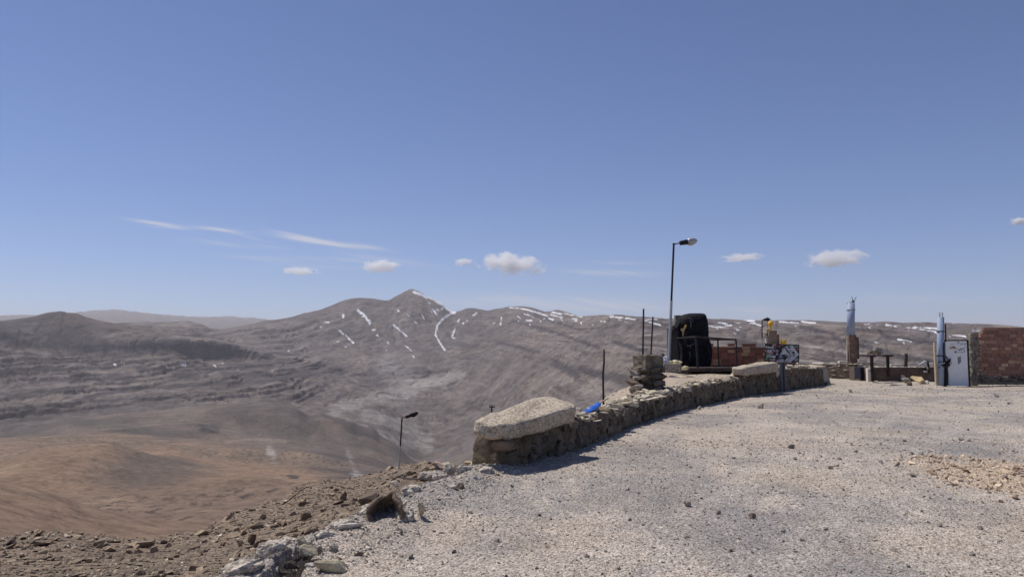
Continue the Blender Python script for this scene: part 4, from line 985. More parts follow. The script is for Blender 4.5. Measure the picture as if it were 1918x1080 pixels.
FIX = [(1435.5, 656, 6, 5.5, 'c', 5), (1436.5, 649.5, 7, 3, 'r', 0), (1444, 650.5, 9, 3.2, 'r', 0), (1450, 646.5, 7, 4.5, 'r', 5), (1459, 648, 9, 4, 'r', 3), (1441, 657, 7, 5, 'r', 0), (1448, 656, 7, 6, 'c', 1), (1439, 666, 8, 6, 'r', 4),
       (1436, 672, 7, 5, 'c', 4), (1447, 667, 10, 4, 'r', 0), (1449, 673, 5, 4.5, 'r', 5), (1455, 663, 5, 5, 'c', 1), (1455, 657, 6, 5, 'c', 5), (1468, 654.5, 6, 5.5, 'd', 0), (1467, 660.5, 5, 5, 'r', 0), (1462, 668, 9, 4.5, 'c', 6),
       (1461, 673.5, 12, 3, 'r', 1), (1478, 650, 6.5, 5, 'c', 2), (1480, 657, 4, 4, 'c', 6), (1485.5, 661, 6, 6.5, 'c', 2), (1478, 671, 5, 4.5, 'c', 6), (1473, 665, 6, 5, 'c', 1), (1480, 666, 5, 4, 'r', 1), (1472, 675.8, 9, 1.6, 'r', 2),
       (1490, 649, 9, 3.4, 'r', 4), (1493, 653.5, 6, 3.5, 'r', 3), (1491, 673, 8, 6, 'c', 1), (1443, 661.5, 9, 3.2, 'r', 5), (1437, 661, 6, 3, 'r', 3), (1444, 673, 6, 4, 'r', 1), (1487, 666, 4, 3, 'r', 1), (1465, 646, 6, 3, 'r', 2), (1453, 651, 5, 4, 'r', 2)]
for i, (px, py, w, h, k, mi) in enumerate(FIX): sticker(px, py, w, h, k, mi, .78 if k == 'd' else rg.uniform(-.25, .25), .019 + .0012 * (i % 6))

# ---- black covered stall --------------------------------------------------
DT = 31.2; st0 = W(1294, 690, DT); st = empty('covered_stall', st0); tag(st, 'tall stall wrapped in black tarpaulin behind the metal frame', 'stall')
def tp(px, py): q = W(px, py, DT); return q.x - st0.x, q.z - st0.z
rows = [(692, 1266, 1322), (684, 1266, 1324), (672, 1266, 1326), (660, 1266, 1327.5), (648, 1266.5, 1326.5), (638, 1267, 1324.5), (630, 1268, 1322.5), (618, 1268, 1322.5), (608, 1267, 1322.5), (600, 1268.5, 1321.5), (594, 1272, 1320.5), (590, 1278, 1319), (587.5, 1286, 1315), (586.8, 1293, 1309)]
nr_, na = 90, 72
yy = np.array([r_[0] for r_ in rows][::-1], float); lo = np.array([r_[1] for r_ in rows][::-1], float); hi = np.array([r_[2] for r_ in rows][::-1], float)
tt = np.concatenate([np.linspace(586.8, 600, 30), np.linspace(600.5, 692, nr_ - 30)])
LO = pchip(yy, lo, tt); HI = pchip(yy, hi, tt)
ang = np.linspace(0, 2 * np.pi, na, endpoint=False)
cw = (HI - LO) / 2; cx = (HI + LO) / 2
sgn = lambda x, e: np.sign(x) * np.abs(x) ** e
fold = 1 + .09 * np.sin(ang[None] * 9 + 2 * np.sin(tt[:, None] / 9)) * sstep(595, 640, tt)[:, None] + .03 * fbm2(ang[None] * 2 + 0 * tt[:, None], tt[:, None] / 14., 4, 401) * sstep(590, 600, tt)[:, None]
px_ = cx[:, None] + cw[:, None] * sgn(np.cos(ang), .6)[None] * (1 + (fold - 1) * .35)
dep = .72 * (cw / 27.)[:, None] * sgn(np.sin(ang), .55)[None] * fold
zz = np.array([W(0, t_, DT).z - st0.z for t_ in tt])
xx = (px_ - CX) / F_PX * DT - st0.x
me = np_mesh('cover', np.stack([xx, dep, np.broadcast_to(zz[:, None], xx.shape) + .02 * fbm2(ang[None] * 2 + 0 * tt[:, None], tt[:, None] / 9., 3, 405)], -1), grid_faces(nr_, na, True), True)
bm = bmesh.new(); bm.from_mesh(me); bm.verts.ensure_lookup_table(); bm.faces.new([bm.verts[k] for k in range(na)]); bmesh.ops.recalc_face_normals(bm, faces=bm.faces); bm.to_mesh(me); bm.free()
link('cover', me, M_TARP, st)
# side cabinet, flap, yellow strap, tangle, block
bm = bmesh.new(); x0, z0 = tp(1253.5, 676); x1, z1 = tp(1270, 614)
add_box(bm, ((x0 + x1) / 2, .1, (z0 + z1) / 2), (x1 - x0, .6, z1 - z0), None, .015); bm_obj('side_cabinet', bm, mat_simple('grey_brown_sheet', (.085, .078, .072), .7, .1, .3, 3, .2, .01), st)
bm = bmesh.new(); q0 = Vector((tp(1271, 602)[0], -.45, tp(1271, 602)[1])); q1 = Vector((tp(1255, 615)[0], -.40, tp(1255, 615)[1]))
uu, vv = np.meshgrid(np.linspace(0, 1, 24), np.linspace(-1, 1, 16), indexing='ij')
P = np.array(q0)[None, None] * (1 - uu[..., None]) + np.array(q1)[None, None] * uu[..., None]
P[..., 1] += vv * .42 + .3; P[..., 2] += .05 * np.sin(vv * 7 + uu * 5) - np.abs(vv) * .10 + .06 * np.sin(uu * 9); 
me = np_mesh('flap', P, grid_faces(24, 16), True); o = link('flap', me, M_TARP, st); md = o.modifiers.new('thickness', 'SOLIDIFY'); md.thickness = .03
def ribbon(name, pts, w, mat, par, y):
    bm = bmesh.new(); pr = []
    for (px, py, ww) in pts:
        x, z = tp(px, py); pr.append((bm.verts.new((x - ww / F_PX * DT / 2, y - .02, z)), bm.verts.new((x + ww / F_PX * DT / 2, y, z)), bm.verts.new((x + ww / F_PX * DT / 2, y + .02, z)), bm.verts.new((x - ww / F_PX * DT / 2, y + .02, z))))
    for a, b in zip(pr[:-1], pr[1:]):
        for k in range(4): bm.faces.new((a[k], a[(k + 1) % 4], b[(k + 1) % 4], b[k]))
    bm.faces.new(pr[0]); bm.faces.new(pr[-1][::-1])
    return bm_obj(name, bm, mat, par)
ribbon('yellow_cloth', [(1276, 609, 3.5), (1275.5, 613, 4), (1273, 616, 4), (1271.5, 620, 4), (1271, 625, 2.2), (1271, 630, 1.3)], 0, mat_simple('ochre_cloth', (.50, .33, .12), .9, 0, .2, 9, .2, .01), st, -.82)
ribbon('pink_rag', [(1268, 616, 3), (1269, 619, 4.5), (1270.5, 622, 3)], 0, mat_simple('pink_cloth', (.45, .33, .26), .9, 0, .2, 9, .2, .01), st, -.84)
M_ROPE = mat_simple('grey_rope', (.10, .095, .10), .9, 0, .3, 20, .2, .005)
bm = bmesh.new()
for pts in ([(1278, 647), (1283, 648), (1286, 646.5), (1291, 643)], [(1284, 649), (1284.5, 655), (1283, 662), (1284, 668), (1282, 673)], [(1285, 656), (1287, 663), (1288, 671)], [(1283, 600), (1286, 606), (1285, 615)], [(1280, 598), (1285, 596), (1289, 604)]):
    bm = bmesh.new(); add_tube(bm, [Vector((tp(*q)[0], -.80 if q[1] < 640 else -.84, tp(*q)[1])) for q in pts], [.018] * len(pts), 6)
    bm_obj('rope', bm, M_ROPE, st)
bm = bmesh.new(); x, z = tp(1272.5, 594); add_box(bm, (x, .35, z - .05), (.24, .3, .30), None, .02); bm_obj('block', bm, M_MORTAR, st)

# ---- metal frame table in front ------------------------------------------
fr0 = W(1322, 690, 29.4); fr = empty('metal_frame', fr0); tag(fr, 'open rusty metal table frame standing in front of the black stall', 'frame')
fl, frr, fb = W(1303.5, 690, 28.7), W(1379, 690, 29.6), W(1269, 684, 30.2)
def rel(p): return p - fr0
pA = W(1303, 630.5, 28.7); pB = W(1378.5, 635.5, 29.8); pC = W(1268.5, 633.5, 30.3); pD = pB + (pC - pA) + Vector((.15, .25, 0))
pD2 = W(1344.5, 636, 30.7)
foot = W(1330, 689, 29).z
for q, rr in ((pA, .042), (pB, .032), (pC, .034), (pD2, .03)):
    b = Vector((q.x + (.06 if q is pA else .03), q.y, foot)); bm = bmesh.new(); add_tube(bm, [rel(b), rel(q)], [rr, rr], 8); bm_obj('leg', bm, M_STEEL, fr)
for a, b in ((pA, pB), (pA, pC), (pC, pD2), (pD2, pB)):
    bm = bmesh.new(); add_tube(bm, [rel(a), rel(b)], [.03, .03], 8); bm_obj('rail', bm, M_STEEL, fr)
# platform plank and its underside
pl0 = W(1285, 691, 28.3); pl1 = W(1384, 691, 28.9); e = empty('timber_platform', (pl0 + pl1) / 2); tag(e, 'long dark timber platform edge under the metal frame', 'platform')
d = pl1 - pl0; L = d.length; rz = math.atan2(d.y, d.x)
e.rotation_euler = (0, 0, rz)
bm = bmesh.new(); add_box(bm, (0, 1.0, .02), (L, 2.1, .07), None, .01); bm_obj('deck', bm, M_WOODDARK, e)
bm = bmesh.new(); add_box(bm, (0, -.03, -.05), (L + .1, .05, .07), None, .008); bm_obj('edge_beam', bm, M_WOODDARK, e)
for k in (-.42, 0, .42):
    bm = bmesh.new(); add_box(bm, (k * L, .5, -.16), (.14, .9, .3)); bm_obj('bearer', bm, M_WOODDARK, e)
# breeze block with holes
bb = W(1260, 697, 26.2); bm = bmesh.new(); w_, h_ = 33 / F_PX * 26.2, 15 / F_PX * 26.2
e = empty('breeze_block', bb + Vector((0, 0, 0))); tag(e, 'pale patterned breeze block at the foot of the stone pillar', 'block')
add_box(bm, (0, .10, h_ / 2), (w_, .2, h_), None, .012, .006); bm_obj('body', bm, M_MORTAR, e)
bm = bmesh.new()
for r_ in range(3):
    for c_ in range(7):
        if random.random() < .85: add_box(bm, ((c_ - 3) * w_ / 8, -.004, h_ * (.25 + .25 * r_)), (w_ / 12 * random.uniform(.7, 1.2), .012, h_ * .13 * random.uniform(.7, 1.2)))
bm_obj('pattern_ribs', bm, M_PALEROCK, e)
def rag(name, c, dims, mat, label, cat, seed):
    n = 26; uu, vv = np.meshgrid(np.linspace(0, np.pi, n), np.linspace(0, 2 * np.pi, n, endpoint=False), indexing='ij')
    co = np.stack([np.sin(uu) * np.cos(vv), np.sin(uu) * np.sin(vv), np.cos(uu)], -1)
    co = co * (1 + fbm3(co + seed, 1.8, 4, seed) * .9)[..., None] * np.array(dims) / 2
    me = np_mesh(name, co, grid_faces(n, n, True), False)
    return tag(link(name, me, mat, None, c), label, cat)
rag('crumpled_cloth', W(1264, 678, 28.0), (.42, .4, .14), M_CLOTH, 'crumpled cream cloth lying on top of the breeze block', 'cloth', 3)
rag('crumpled_cloth', W(1283, 689, 27.0), (.22, .3, .14), M_CLOTH, 'cream rag hanging at the right end of the breeze block', 'cloth', 8)
rag('plastic_bag', W(1247, 678, 27.2), (.22, .3, .40), M_BAG, 'crumpled pale plastic bag beside the lamp foot', 'bag', 14)
rag('plastic_bag', W(1241, 668, 27.4), (.16, .3, .22), M_LAMPBLK, 'crumpled black plastic bag behind the stone pillar', 'bag', 17)

# ---- brick walls built brick by brick --------------------------------------
def brick_wall(name, x0, x1, y, z0, rows, bh, bw, depth, label, seed, leftedge=None, topedge=None, cols=None, odd=None, par=None):
    rg = np.random.default_rng(seed); bm_co = []; bm_fa = []; bm_c = []; n = 0
    cube = np.array([[sx, sy, sz] for sx in (-.5, .5) for sy in (-.5, .5) for sz in (-.5, .5)])
    cf = np.array([[0, 1, 3, 2], [4, 6, 7, 5], [0, 4, 5, 1], [2, 3, 7, 6], [0, 2, 6, 4], [1, 5, 7, 3]])
    for r_ in range(rows):
        xa = x0 + (leftedge(r_) if leftedge else 0); x = xa - (bw * .5 if r_ % 2 else 0) + rg.uniform(-.02, .02)
        if leftedge is None: x = max(x, x0)
        while x < x1:
            w = bw * rg.uniform(.85, 1.1); xe = min(x + w, x1); xs_ = max(x, xa)
            if xe - xs_ > .05 and not (topedge and topedge(r_, (xs_ + xe) / 2, rg)):
                c = np.array([(xs_ + xe) / 2, rg.normal(0, .006), z0 + (r_ + .5) * bh + rg.normal(0, .003)])
                s = np.array([xe - xs_ - .012, depth, bh - .012])
                v = cube * s
                a = rg.normal(0, .012); v = np.stack([v[:, 0] * math.cos(a) - v[:, 2] * math.sin(a) * 0, v[:, 1] + v[:, 0] * a, v[:, 2] + v[:, 0] * a * .4], 1)
                bm_co.append(v + c); bm_fa.append(cf + n); n += 8
                base = np.array(cols[rg.integers(len(cols))]) * rg.uniform(.82, 1.15)
                if odd is not None and rg.random() < odd[0]: base = np.array(odd[1]) * rg.uniform(.8, 1.15)
                bm_c.append(np.repeat(base[None], 8, 0))
            x = xe
            if x >= x1 - .01: break
    me = np_mesh(name, np.concatenate(bm_co), np.concatenate(bm_fa), False, {'Col': np.concatenate(bm_c)})
    return link(name, me, M_BRICK, par)
REDS = [(.27, .140, .100), (.30, .155, .110), (.24, .125, .095), (.33, .185, .135), (.25, .145, .112)]
TANS = (.44, .29, .19)
# right-hand brick building
DB = 34.0; bl = W(1833, 712, DB); e = empty('brick_wall', Vector((bl.x, DB, bl.z - .1))); tag(e, 'red hollow brick wall with patchy pale bricks at the right edge of the yard', 'wall')
zt = W(1833, 613, DB).z; zb = W(1833, 705, DB).z
rows = 15; bh = (zt - zb) / rows
le = lambda r_: [0.05, .02, -.03, .02, -.05, 0, .04, -.02, .05, .0, .06, .02, .1, .16, .18][r_] if r_ < 14 else .2
o = brick_wall('bricks', 0, 4.5, 0, zb - e.location.z, rows, bh, .30, .16, '', 5, lambda r_: le(r_) * 1.6 - .05, None, REDS, (.10, TANS)); o.parent = e; o.location = (0, 0, 0)
bm = bmesh.new(); add_box(bm, (2.36, .03, (zt + zb) / 2 - e.location.z - .01), (4.2, .135, zt - zb - .03)); bm_obj('mortar', bm, mat_stone('brown_mortar', (.24, .165, .125), (.36, .26, .20), None, 3, .5, .01), e)
sb = bmesh.new(); rg = random.Random(9)
for i in range(120):
    x = rg.uniform(-.15, 4.5); zf = rg.random()
    add_hull(sb, rg.randrange(99999), (x, -.08 + rg.uniform(-.08, .1), .06 + zf * (zb - e.location.z - .02)), (rg.uniform(.12, .38), .3, rg.uniform(.05, .13)), Euler((rg.uniform(-.1, .1), rg.uniform(-.15, .15), rg.uniform(-.3, .3))), 14, .75)
add_box(sb, (2.3, .06, (zb - e.location.z) / 2 - .05), (4.5, .2, zb - e.location.z + .08))
bm_obj('stone_footing', sb, mat_stone('footing_stone', (.19, .15, .12), (.36, .29, .23), (.46, .39, .25), 4, .7, .03), e)
# mortar jamb beside the door
jb = stack_stones('jamb', 41, .34, .34, W(1820, 623, DB).z - W(1820, 722, DB).z, 9, M_MORTAR, -.1, (.08, 0)); jb.parent = e; jb.location = (W(1821.5, 722, DB).x - bl.x, -.03, W(1820, 722, DB).z - e.location.z)
jb['label'] = 'lumpy grey mortar jamb'
# low red wall behind the stall
DR = 33.6; a = W(1322, 693, DR); b = W(1436, 690, DR); e = empty('brick_wall', a); tag(e, 'low weathered red brick wall behind the black stall and metal frame', 'wall')
zt = W(1380, 643, DR).z - a.z
REDS2 = [(.19, .085, .062), (.165, .072, .055), (.21, .10, .07), (.15, .075, .06)]
o = brick_wall('bricks', 0, b.x - a.x, 0, -.06, 9, (zt + .06) / 9, .32, .16, '', 8, None, lambda r_, x, rg: (r_ == 8 and (rg.random() < .35)) or (r_ >= 7 and x > (b.x - a.x) * .80 and r_ * 1.0 > 7 - (x / (b.x - a.x) - .8) * 8), REDS2, (.20, (.34, .22, .14))); o.parent = e
bm = bmesh.new(); add_box(bm, ((b.x - a.x) / 2, .03, zt * .44), (b.x - a.x - .03, .135, zt * .84)); bm_obj('mortar', bm, mat_stone('red_mortar', (.13, .065, .05), (.20, .105, .08), None, 3, .5, .01), e)
# ---- yellow-topped stepped pillar ------------------------------------------
DY = 36.0; a = W(1446, 688, DY); e = empty('brick_pillar', a); tag(e, 'stepped tan masonry pillar with a yellow ball on top behind the stickered sign', 'pillar')
def wp(px, py, D, o): return W(px, py, D) - o
bm = bmesh.new(); t1 = wp(1437, 618.5, DY, a); t2 = wp(1452.5, 618.5, DY, a)
add_box(bm, ((t1.x + t2.x) / 2, 0, t1.z / 2), (t2.x - t1.x, .42, t1.z), None, .02, .01); bm_obj('shaft', bm, mat_stone('tan_render', (.20, .145, .105), (.29, .22, .165), None, 2.5, .5, .02), e)
bm = bmesh.new(); t3 = wp(1457.5, 626, DY, a); add_box(bm, ((t2.x + t3.x) / 2, .02, t3.z / 2), (t3.x - t2.x - .004, .38, t3.z), None, .015, .01); bm_obj('brick_step', bm, mat_stone('red_tan_brick', (.20, .10, .07), (.28, .15, .11), None, 5, .5, .02), e)
bm = bmesh.new(); rg = random.Random(4)
for i in range(12):
    z = t1.z * (i + .3) / 12
    add_hull(bm, 500 + i, (t1.x - .07 + rg.uniform(-.05, .03), -.02, z), (.22, .34, .17), Euler((rg.uniform(-.2, .2), rg.uniform(-.2, .2), rg.uniform(-.4, .4))), 14, .7)
bm_obj('rough_stones', bm, M_PALEROCK, e)
b = W(1443.5, 606, DY); bl_ = empty('yellow_ball', Vector((b.x, DY - .0, a.z + t1.z))); tag(bl_, 'round yellow ball perched on the stepped masonry pillar', 'ball')
bm = bmesh.new(); bmesh.ops.create_uvsphere(bm, u_segments=24, v_segments=14, radius=.125)
for v in bm.verts: v.co = Vector((v.co.x, v.co.y, v.co.z * 1.12))
bm_obj('globe', bm, M_YELLOW, bl_, True, (0, 0, b.z - a.z - t1.z))
bm = bmesh.new(); add_tube(bm, [(-.02, 0, .0), (-.02, 0, .05), (-.02, 0, .2)], [.08, .055, .05], 12); bm_obj('neck', bm, M_YELLOW, bl_)
bm = bmesh.new(); add_hull(bm, 7, (-.12, -.04, .05), (.24, .22, .12), Euler((0, .1, .3)), 16, .6); bm_obj('base_stone', bm, M_LICHEN, bl_)
c = W(1467.5, 645, DY - .3); e = empty('jerrycan', c); tag(e, 'yellow plastic jerrycan standing behind the top of the stickered sign', 'jerrycan')
bm = bmesh.new(); add_box(bm, (0, 0, .08), (.22, .18, .26), .5, .025); bm_obj('can', bm, M_YELLOW, e)
bm = bmesh.new(); add_tube(bm, [(.06, 0, .2), (.06, 0, .25)], [.03, .028], 10); bm_obj('cap', bm, M_CLOTH, e)
bm = bmesh.new(); add_tube(bm, [(-.07, 0, .2), (-.06, 0, .245), (.0, 0, .245), (.01, 0, .2)], [.012] * 4, 6); bm_obj('handle', bm, M_YELLOW, e)
c = W(1462, 690, DY - .3); bm = bmesh.new(); add_box(bm, (0.1, 0, (W(1462, 646, DY - .3).z - c.z) / 2), (1.1, .3, W(1462, 646, DY - .3).z - c.z), None, .02, .01)
tag(bm_obj('block_wall', bm, mat_stone('brown_block', (.15, .10, .08), (.23, .16, .125), None, 3, .5, .02), None, False, c), 'short brown block wall mostly hidden behind the stickered sign', 'wall')
for k, (px, t_) in enumerate(((1437.5, 593), (1443, 596))):
    a_ = W(px, 620, DY + .3); bm = bmesh.new(); add_tube(bm, [Vector((0, 0, -.6)), W(px, t_, DY + .3) - a_], [.012, .010], 6)
    tag(bm_obj('steel_rod', bm, M_STEEL, None, False, a_), ['taller thin steel rod sticking up left of the yellow ball', 'shorter thin steel rod sticking up behind the yellow ball'][k], 'rod')

# ================================================================== rear right corner of the yard
DPL = 42.0
a = G(1597, 708.5); DPL = a.y; e = empty('pipe_column', a); tag(e, 'brick column topped by a blue grey pipe with bent wires, near the dark trestle', 'column')
def q_(px, py, D=None): return W(px, py, D or DPL) - a
bm = bmesh.new(); add_tube(bm, [q_(1593.3, 629), q_(1594, 567)], [7.2 / F_PX * DPL, 6.7 / F_PX * DPL], 24); bm_obj('pipe', bm, M_PIPE, e, True)
bm = bmesh.new(); add_tube(bm, [q_(1594, 581.5), q_(1594, 578.5)], [7.5 / F_PX * DPL] * 2, 24); bm_obj('pipe_collar', bm, M_PIPE, e, True)
bm = bmesh.new(); z1 = q_(1595, 627).z; x0, x1 = q_(1588.5, 670).x, q_(1602, 670).x
add_box(bm, ((x0 + x1) / 2, 0, z1 / 2), (x1 - x0, .42, z1), None, .015, .01)
add_box(bm, (x1 + .07, .02, q_(1600, 631).z * .5 + .55), (.17, .38, q_(1600, 631).z - 1.1), None, .015, .01)
bmesh.ops.subdivide_edges(bm, edges=bm.edges, cuts=4, use_grid_fill=True)
for v in bm.verts: v.co += Vector((random.uniform(-1, 1), random.uniform(-1, 1), random.uniform(-.4, .4))) * .022
bm_obj('brick_shaft', bm, mat_stone('worn_brick', (.15, .09, .062), (.27, .185, .14), (.36, .27, .21), 4, .8, .04), e)
bm = bmesh.new(); rg = random.Random(2)
for i in range(16):
    zc = z1 * rg.uniform(.06, .55); add_hull(bm, 700 + i, (rg.uniform(x0 + .02, x0 + .22), -.2, zc), (.2, .14, .14), Euler((0, 0, rg.uniform(-.3, .3))), 14, .75)
bm_obj('exposed_bricks', bm, mat_stone('pink_brick', (.30, .18, .14), (.42, .28, .22), None, 5, .7, .02), e)
bm = bmesh.new(); add_tube(bm, [q_(1586.8, 710), q_(1587.2, 628)], [.045, .04], 8); bm_obj('side_post', bm, M_WHITEWASH, e)
bm = bmesh.new(); t = q_(1598, 564)
add_hull(bm, 17, t, (.22, .18, .14), Euler((0, .3, 0)), 12, .5); bm_obj('wire_knot', bm, M_LAMPBLK, e)
for (p0, p1) in (((1597, 565), (1595, 555)), ((1599, 564), (1604, 556)), ((1599, 566), (1586, 567.5))):
    bm = bmesh.new(); add_tube(bm, [q_(*p0), (q_(*p0) + q_(*p1)) / 2 + Vector((.02, 0, .03)), q_(*p1)], [.018, .016, .014], 6); bm_obj('bent_wire', bm, M_LAMPBLK, e)
# door-side pipe column
DW = 33.6; a2 = W(1762, 719.5, DW); e = empty('pipe_column', a2); tag(e, 'blue grey pipe column with steel rods at its top beside the white door', 'column')
def q2(px, py): return W(px, py, DW) - a2
bm = bmesh.new(); add_tube(bm, [q2(1761, 722), q2(1761.8, 652), q2(1761.7, 593.5)], [6.4 / F_PX * DW, 6.2 / F_PX * DW, 5.9 / F_PX * DW], 24); bm_obj('pipe', bm, M_PIPE, e, True)
for (u, v) in ((1759, 1759.5), (1760.5, 1761), (1764, 1764.6), (1765.2, 1766)):
    bm = bmesh.new(); add_tube(bm, [q2(u, 600), q2(v, 584.5 + random.random() * 1.5)], [.009, .008], 6); bm_obj('steel_rod', bm, M_STEEL, e)
bm = bmesh.new(); add_tube(bm, [q2(1768.5, 607) + Vector((0, -.1, 0)), q2(1769, 640) + Vector((0, -.1, 0))], [.03, .03], 8); bm_obj('conduit', bm, M_STEEL, e)
for yy_ in (620.5, 666): 
    bm = bmesh.new(); add_tube(bm, [q2(1761.5, yy_ + 1), q2(1761.5, yy_ - 1)], [6.7 / F_PX * DW] * 2, 24); bm_obj('strap', bm, M_STEEL, e)
a3 = W(1754, 720, DW - .05); bm = bmesh.new(); hh = W(1754, 641, DW - .05) - a3; add_box(bm, (0, 0, hh.z / 2), (.085, .10, hh.z), None, .006); tag(bm_obj('timber_post', bm, M_WOODPALE, None, False, a3), 'pale timber post standing against the left side of the door pipe', 'post')
# tangle of dark scrap between pipe and door
a4 = W(1772, 680, DW - .15); bm = bmesh.new(); rg = random.Random(8)
for i in range(26): add_hull(bm, 900 + i, (rg.gauss(-.05, .12), rg.uniform(-.1, .1), rg.gauss(.0, .10)), (rg.uniform(.1, .3), .12, rg.uniform(.05, .12)), Euler((rg.uniform(-1, 1), rg.uniform(-1, 1), rg.uniform(-1, 1))), 10, .5)
add_tube(bm, [(0, 0, 0), (.12, 0, -.05), (.24, -.03, .02)], [.02, .02, .015], 6)
add_tube(bm, [(-.1, 0, 0), (-.1, 0, .5), (-.06, 0, .9)], [.03, .03, .03], 6); add_tube(bm, [(0, 0, 0), (.02, 0, -.5), (.0, 0, -.95)], [.05, .06, .06], 8)
tag(bm_obj('scrap_bundle', bm, M_LAMPBLK, None, False, a4), 'dark bundle of scrap and cable hung between the door pipe and the white door', 'scrap')
# door
dl, dr = W(1773.5, 722.5, DW), W(1814, 722.5, DW); e = empty('toilet_door', (dl + dr) / 2); tag(e, 'white metal door with hand painted WC and an arrow pointing left', 'door'); o0 = e.location
dw = dr.x - dl.x; dh = W(1790, 638.5, DW).z - dl.z
bm = bmesh.new(); add_box(bm, (0, 0, dh / 2), (dw, .05, dh), None, .008); bm_obj('panel', bm, M_WHITE, e)
bm = bmesh.new(); add_box(bm, (dw / 2 + .045, .04, dh / 2 + .01), (.085, .12, dh + .06)); bm_obj('jamb', bm, M_STEEL, e)
bm = bmesh.new(); add_box(bm, (-.03, .04, dh + .033), (dw + .22, .12, .05)); bm_obj('head', bm, M_STEEL, e)
bm = bmesh.new(); add_box(bm, (-dw / 2 - .06, .05, dh / 2 + .01), (.10, .12, dh + .06)); bm_obj('jamb', bm, M_STEEL, e)
def dp(px, py): q = W(px, py, DW) - o0; return Vector((q.x, -.029, q.z))
def stroke(bm, pts, w):
    w = w / F_PX * DW
    for p0, p1 in zip(pts[:-1], pts[1:]):
        A, B = dp(*p0), dp(*p1); d = (B - A); ln = d.length; n = Vector((-d.z, 0, d.x)).normalized() * w / 2; d2 = d.normalized() * w * .25
        vs = [bm.verts.new(v) for v in (A + n - d2, A - n - d2, B - n + d2, B + n + d2)]; vs2 = [bm.verts.new(v.co + Vector((0, .004, 0))) for v in vs]
        bm.faces.new(vs); bm.faces.new(vs2[::-1])
        for k in range(4): bm.faces.new((vs[k], vs[(k + 1) % 4], vs2[(k + 1) % 4], vs2[k]))
bm = bmesh.new()
def arc(cx, cy, rx, ry, a0, a1, n=10): return [(cx + rx * math.cos(R(a0 + (a1 - a0) * i / n)), cy + ry * math.sin(R(a0 + (a1 - a0) * i / n))) for i in range(n + 1)]
stroke(bm, [(1794, 652.5), (1796.5, 656.3), (1798.4, 652), (1800.2, 655.8), (1802.6, 651.3)], .95)
stroke(bm, [(1808.5, 650.4), (1806.3, 650.5), (1804.6, 652.2), (1804.3, 654.6), (1805.4, 657), (1807.8, 657.6)], .85)
bm_obj('letters_wc', bm, M_BLACKINK, e)
bm = bmesh.new(); stroke(bm, [(1806.8, 659.4), (1788, 659)], .7); stroke(bm, [(1790.5, 656.2), (1787, 658.8), (1791, 661.4)], .95); bm_obj('arrow', bm, M_BLACKINK, e)
bm = bmesh.new()     # faded hand lettering above
stroke(bm, [(1793.4, 638.8), (1793.7, 646.5)], .6); stroke(bm, [(1793.5, 639.4), (1796, 640.8), (1795.4, 642), (1793.6, 642.4)], .55)
stroke(bm, arc(1798.6, 644.2, 1.2, 1.1, 0, 330, 8) + [(1799.8, 645.3)], .45)
stroke(bm, [(1803, 643), (1801.5, 643.3), (1802.8, 644.6), (1801.4, 645.4)], .45)
stroke(bm, arc(1806, 644.6, 1.2, 1.1, 20, 350, 8), .45); stroke(bm, [(1808.8, 642), (1807.2, 645.8)], .5); stroke(bm, [(1800, 642.5), (1808.6, 642.2)], .35)
bm_obj('faded_lettering', bm, M_BLACKINK, e)
bm = bmesh.new(); A = [dp(1776.8, 652), dp(1780, 649.4), dp(1783.5, 648.4), dp(1785.3, 647), dp(1787, 648.6), dp(1792, 651.8), dp(1787, 652.2), dp(1782, 651.6)]
vs = [bm.verts.new(v) for v in A]; bm.faces.new(vs); r_ = bmesh.ops.extrude_face_region(bm, geom=list(bm.faces)); bmesh.ops.translate(bm, verts=[v for v in r_['geom'] if isinstance(v, bmesh.types.BMVert)], vec=(0, .006, 0))
bm_obj('painted_mountain', bm, M_RUSTWASH, e)
bm = bmesh.new(); stroke(bm, [(1778, 648), (1781, 644.8), (1785, 643.4), (1789, 643.6)], .5); stroke(bm, [(1776.5, 652.4), (1784, 652.8), (1792, 652)], .45); stroke(bm, [(1780, 655), (1786, 656), (1793, 655)], .4); bm_obj('painted_outline', bm, M_RUSTWASH, e)
bm = bmesh.new(); A = [dp(1793, 668.2), dp(1799, 667), dp(1799.5, 677), dp(1796, 681), (dp(1794, 682.5)), dp(1793.2, 676)]
vs = [bm.verts.new(v) for v in A]; bm.faces.new(vs); r_ = bmesh.ops.extrude_face_region(bm, geom=list(bm.faces)); bmesh.ops.translate(bm, verts=[v for v in r_['geom'] if isinstance(v, bmesh.types.BMVert)], vec=(0, .006, 0))
bm_obj('scraped_patch', bm, M_GREYPATCH, e)
# cable from pipe to brick wall
bm = bmesh.new(); add_tube(bm, [W(1767, 621.5, DW), W(1780, 622.6, DW), W(1800, 623.2, DW + .1), W(1822, 623.3, DW + .2), W(1842, 622, DW + .3)], [.016] * 5, 6)
tag(bm_obj('cable', bm, M_WOODPALE, None, False), 'thin pale cable strung from the door pipe to the brick wall', 'cable')

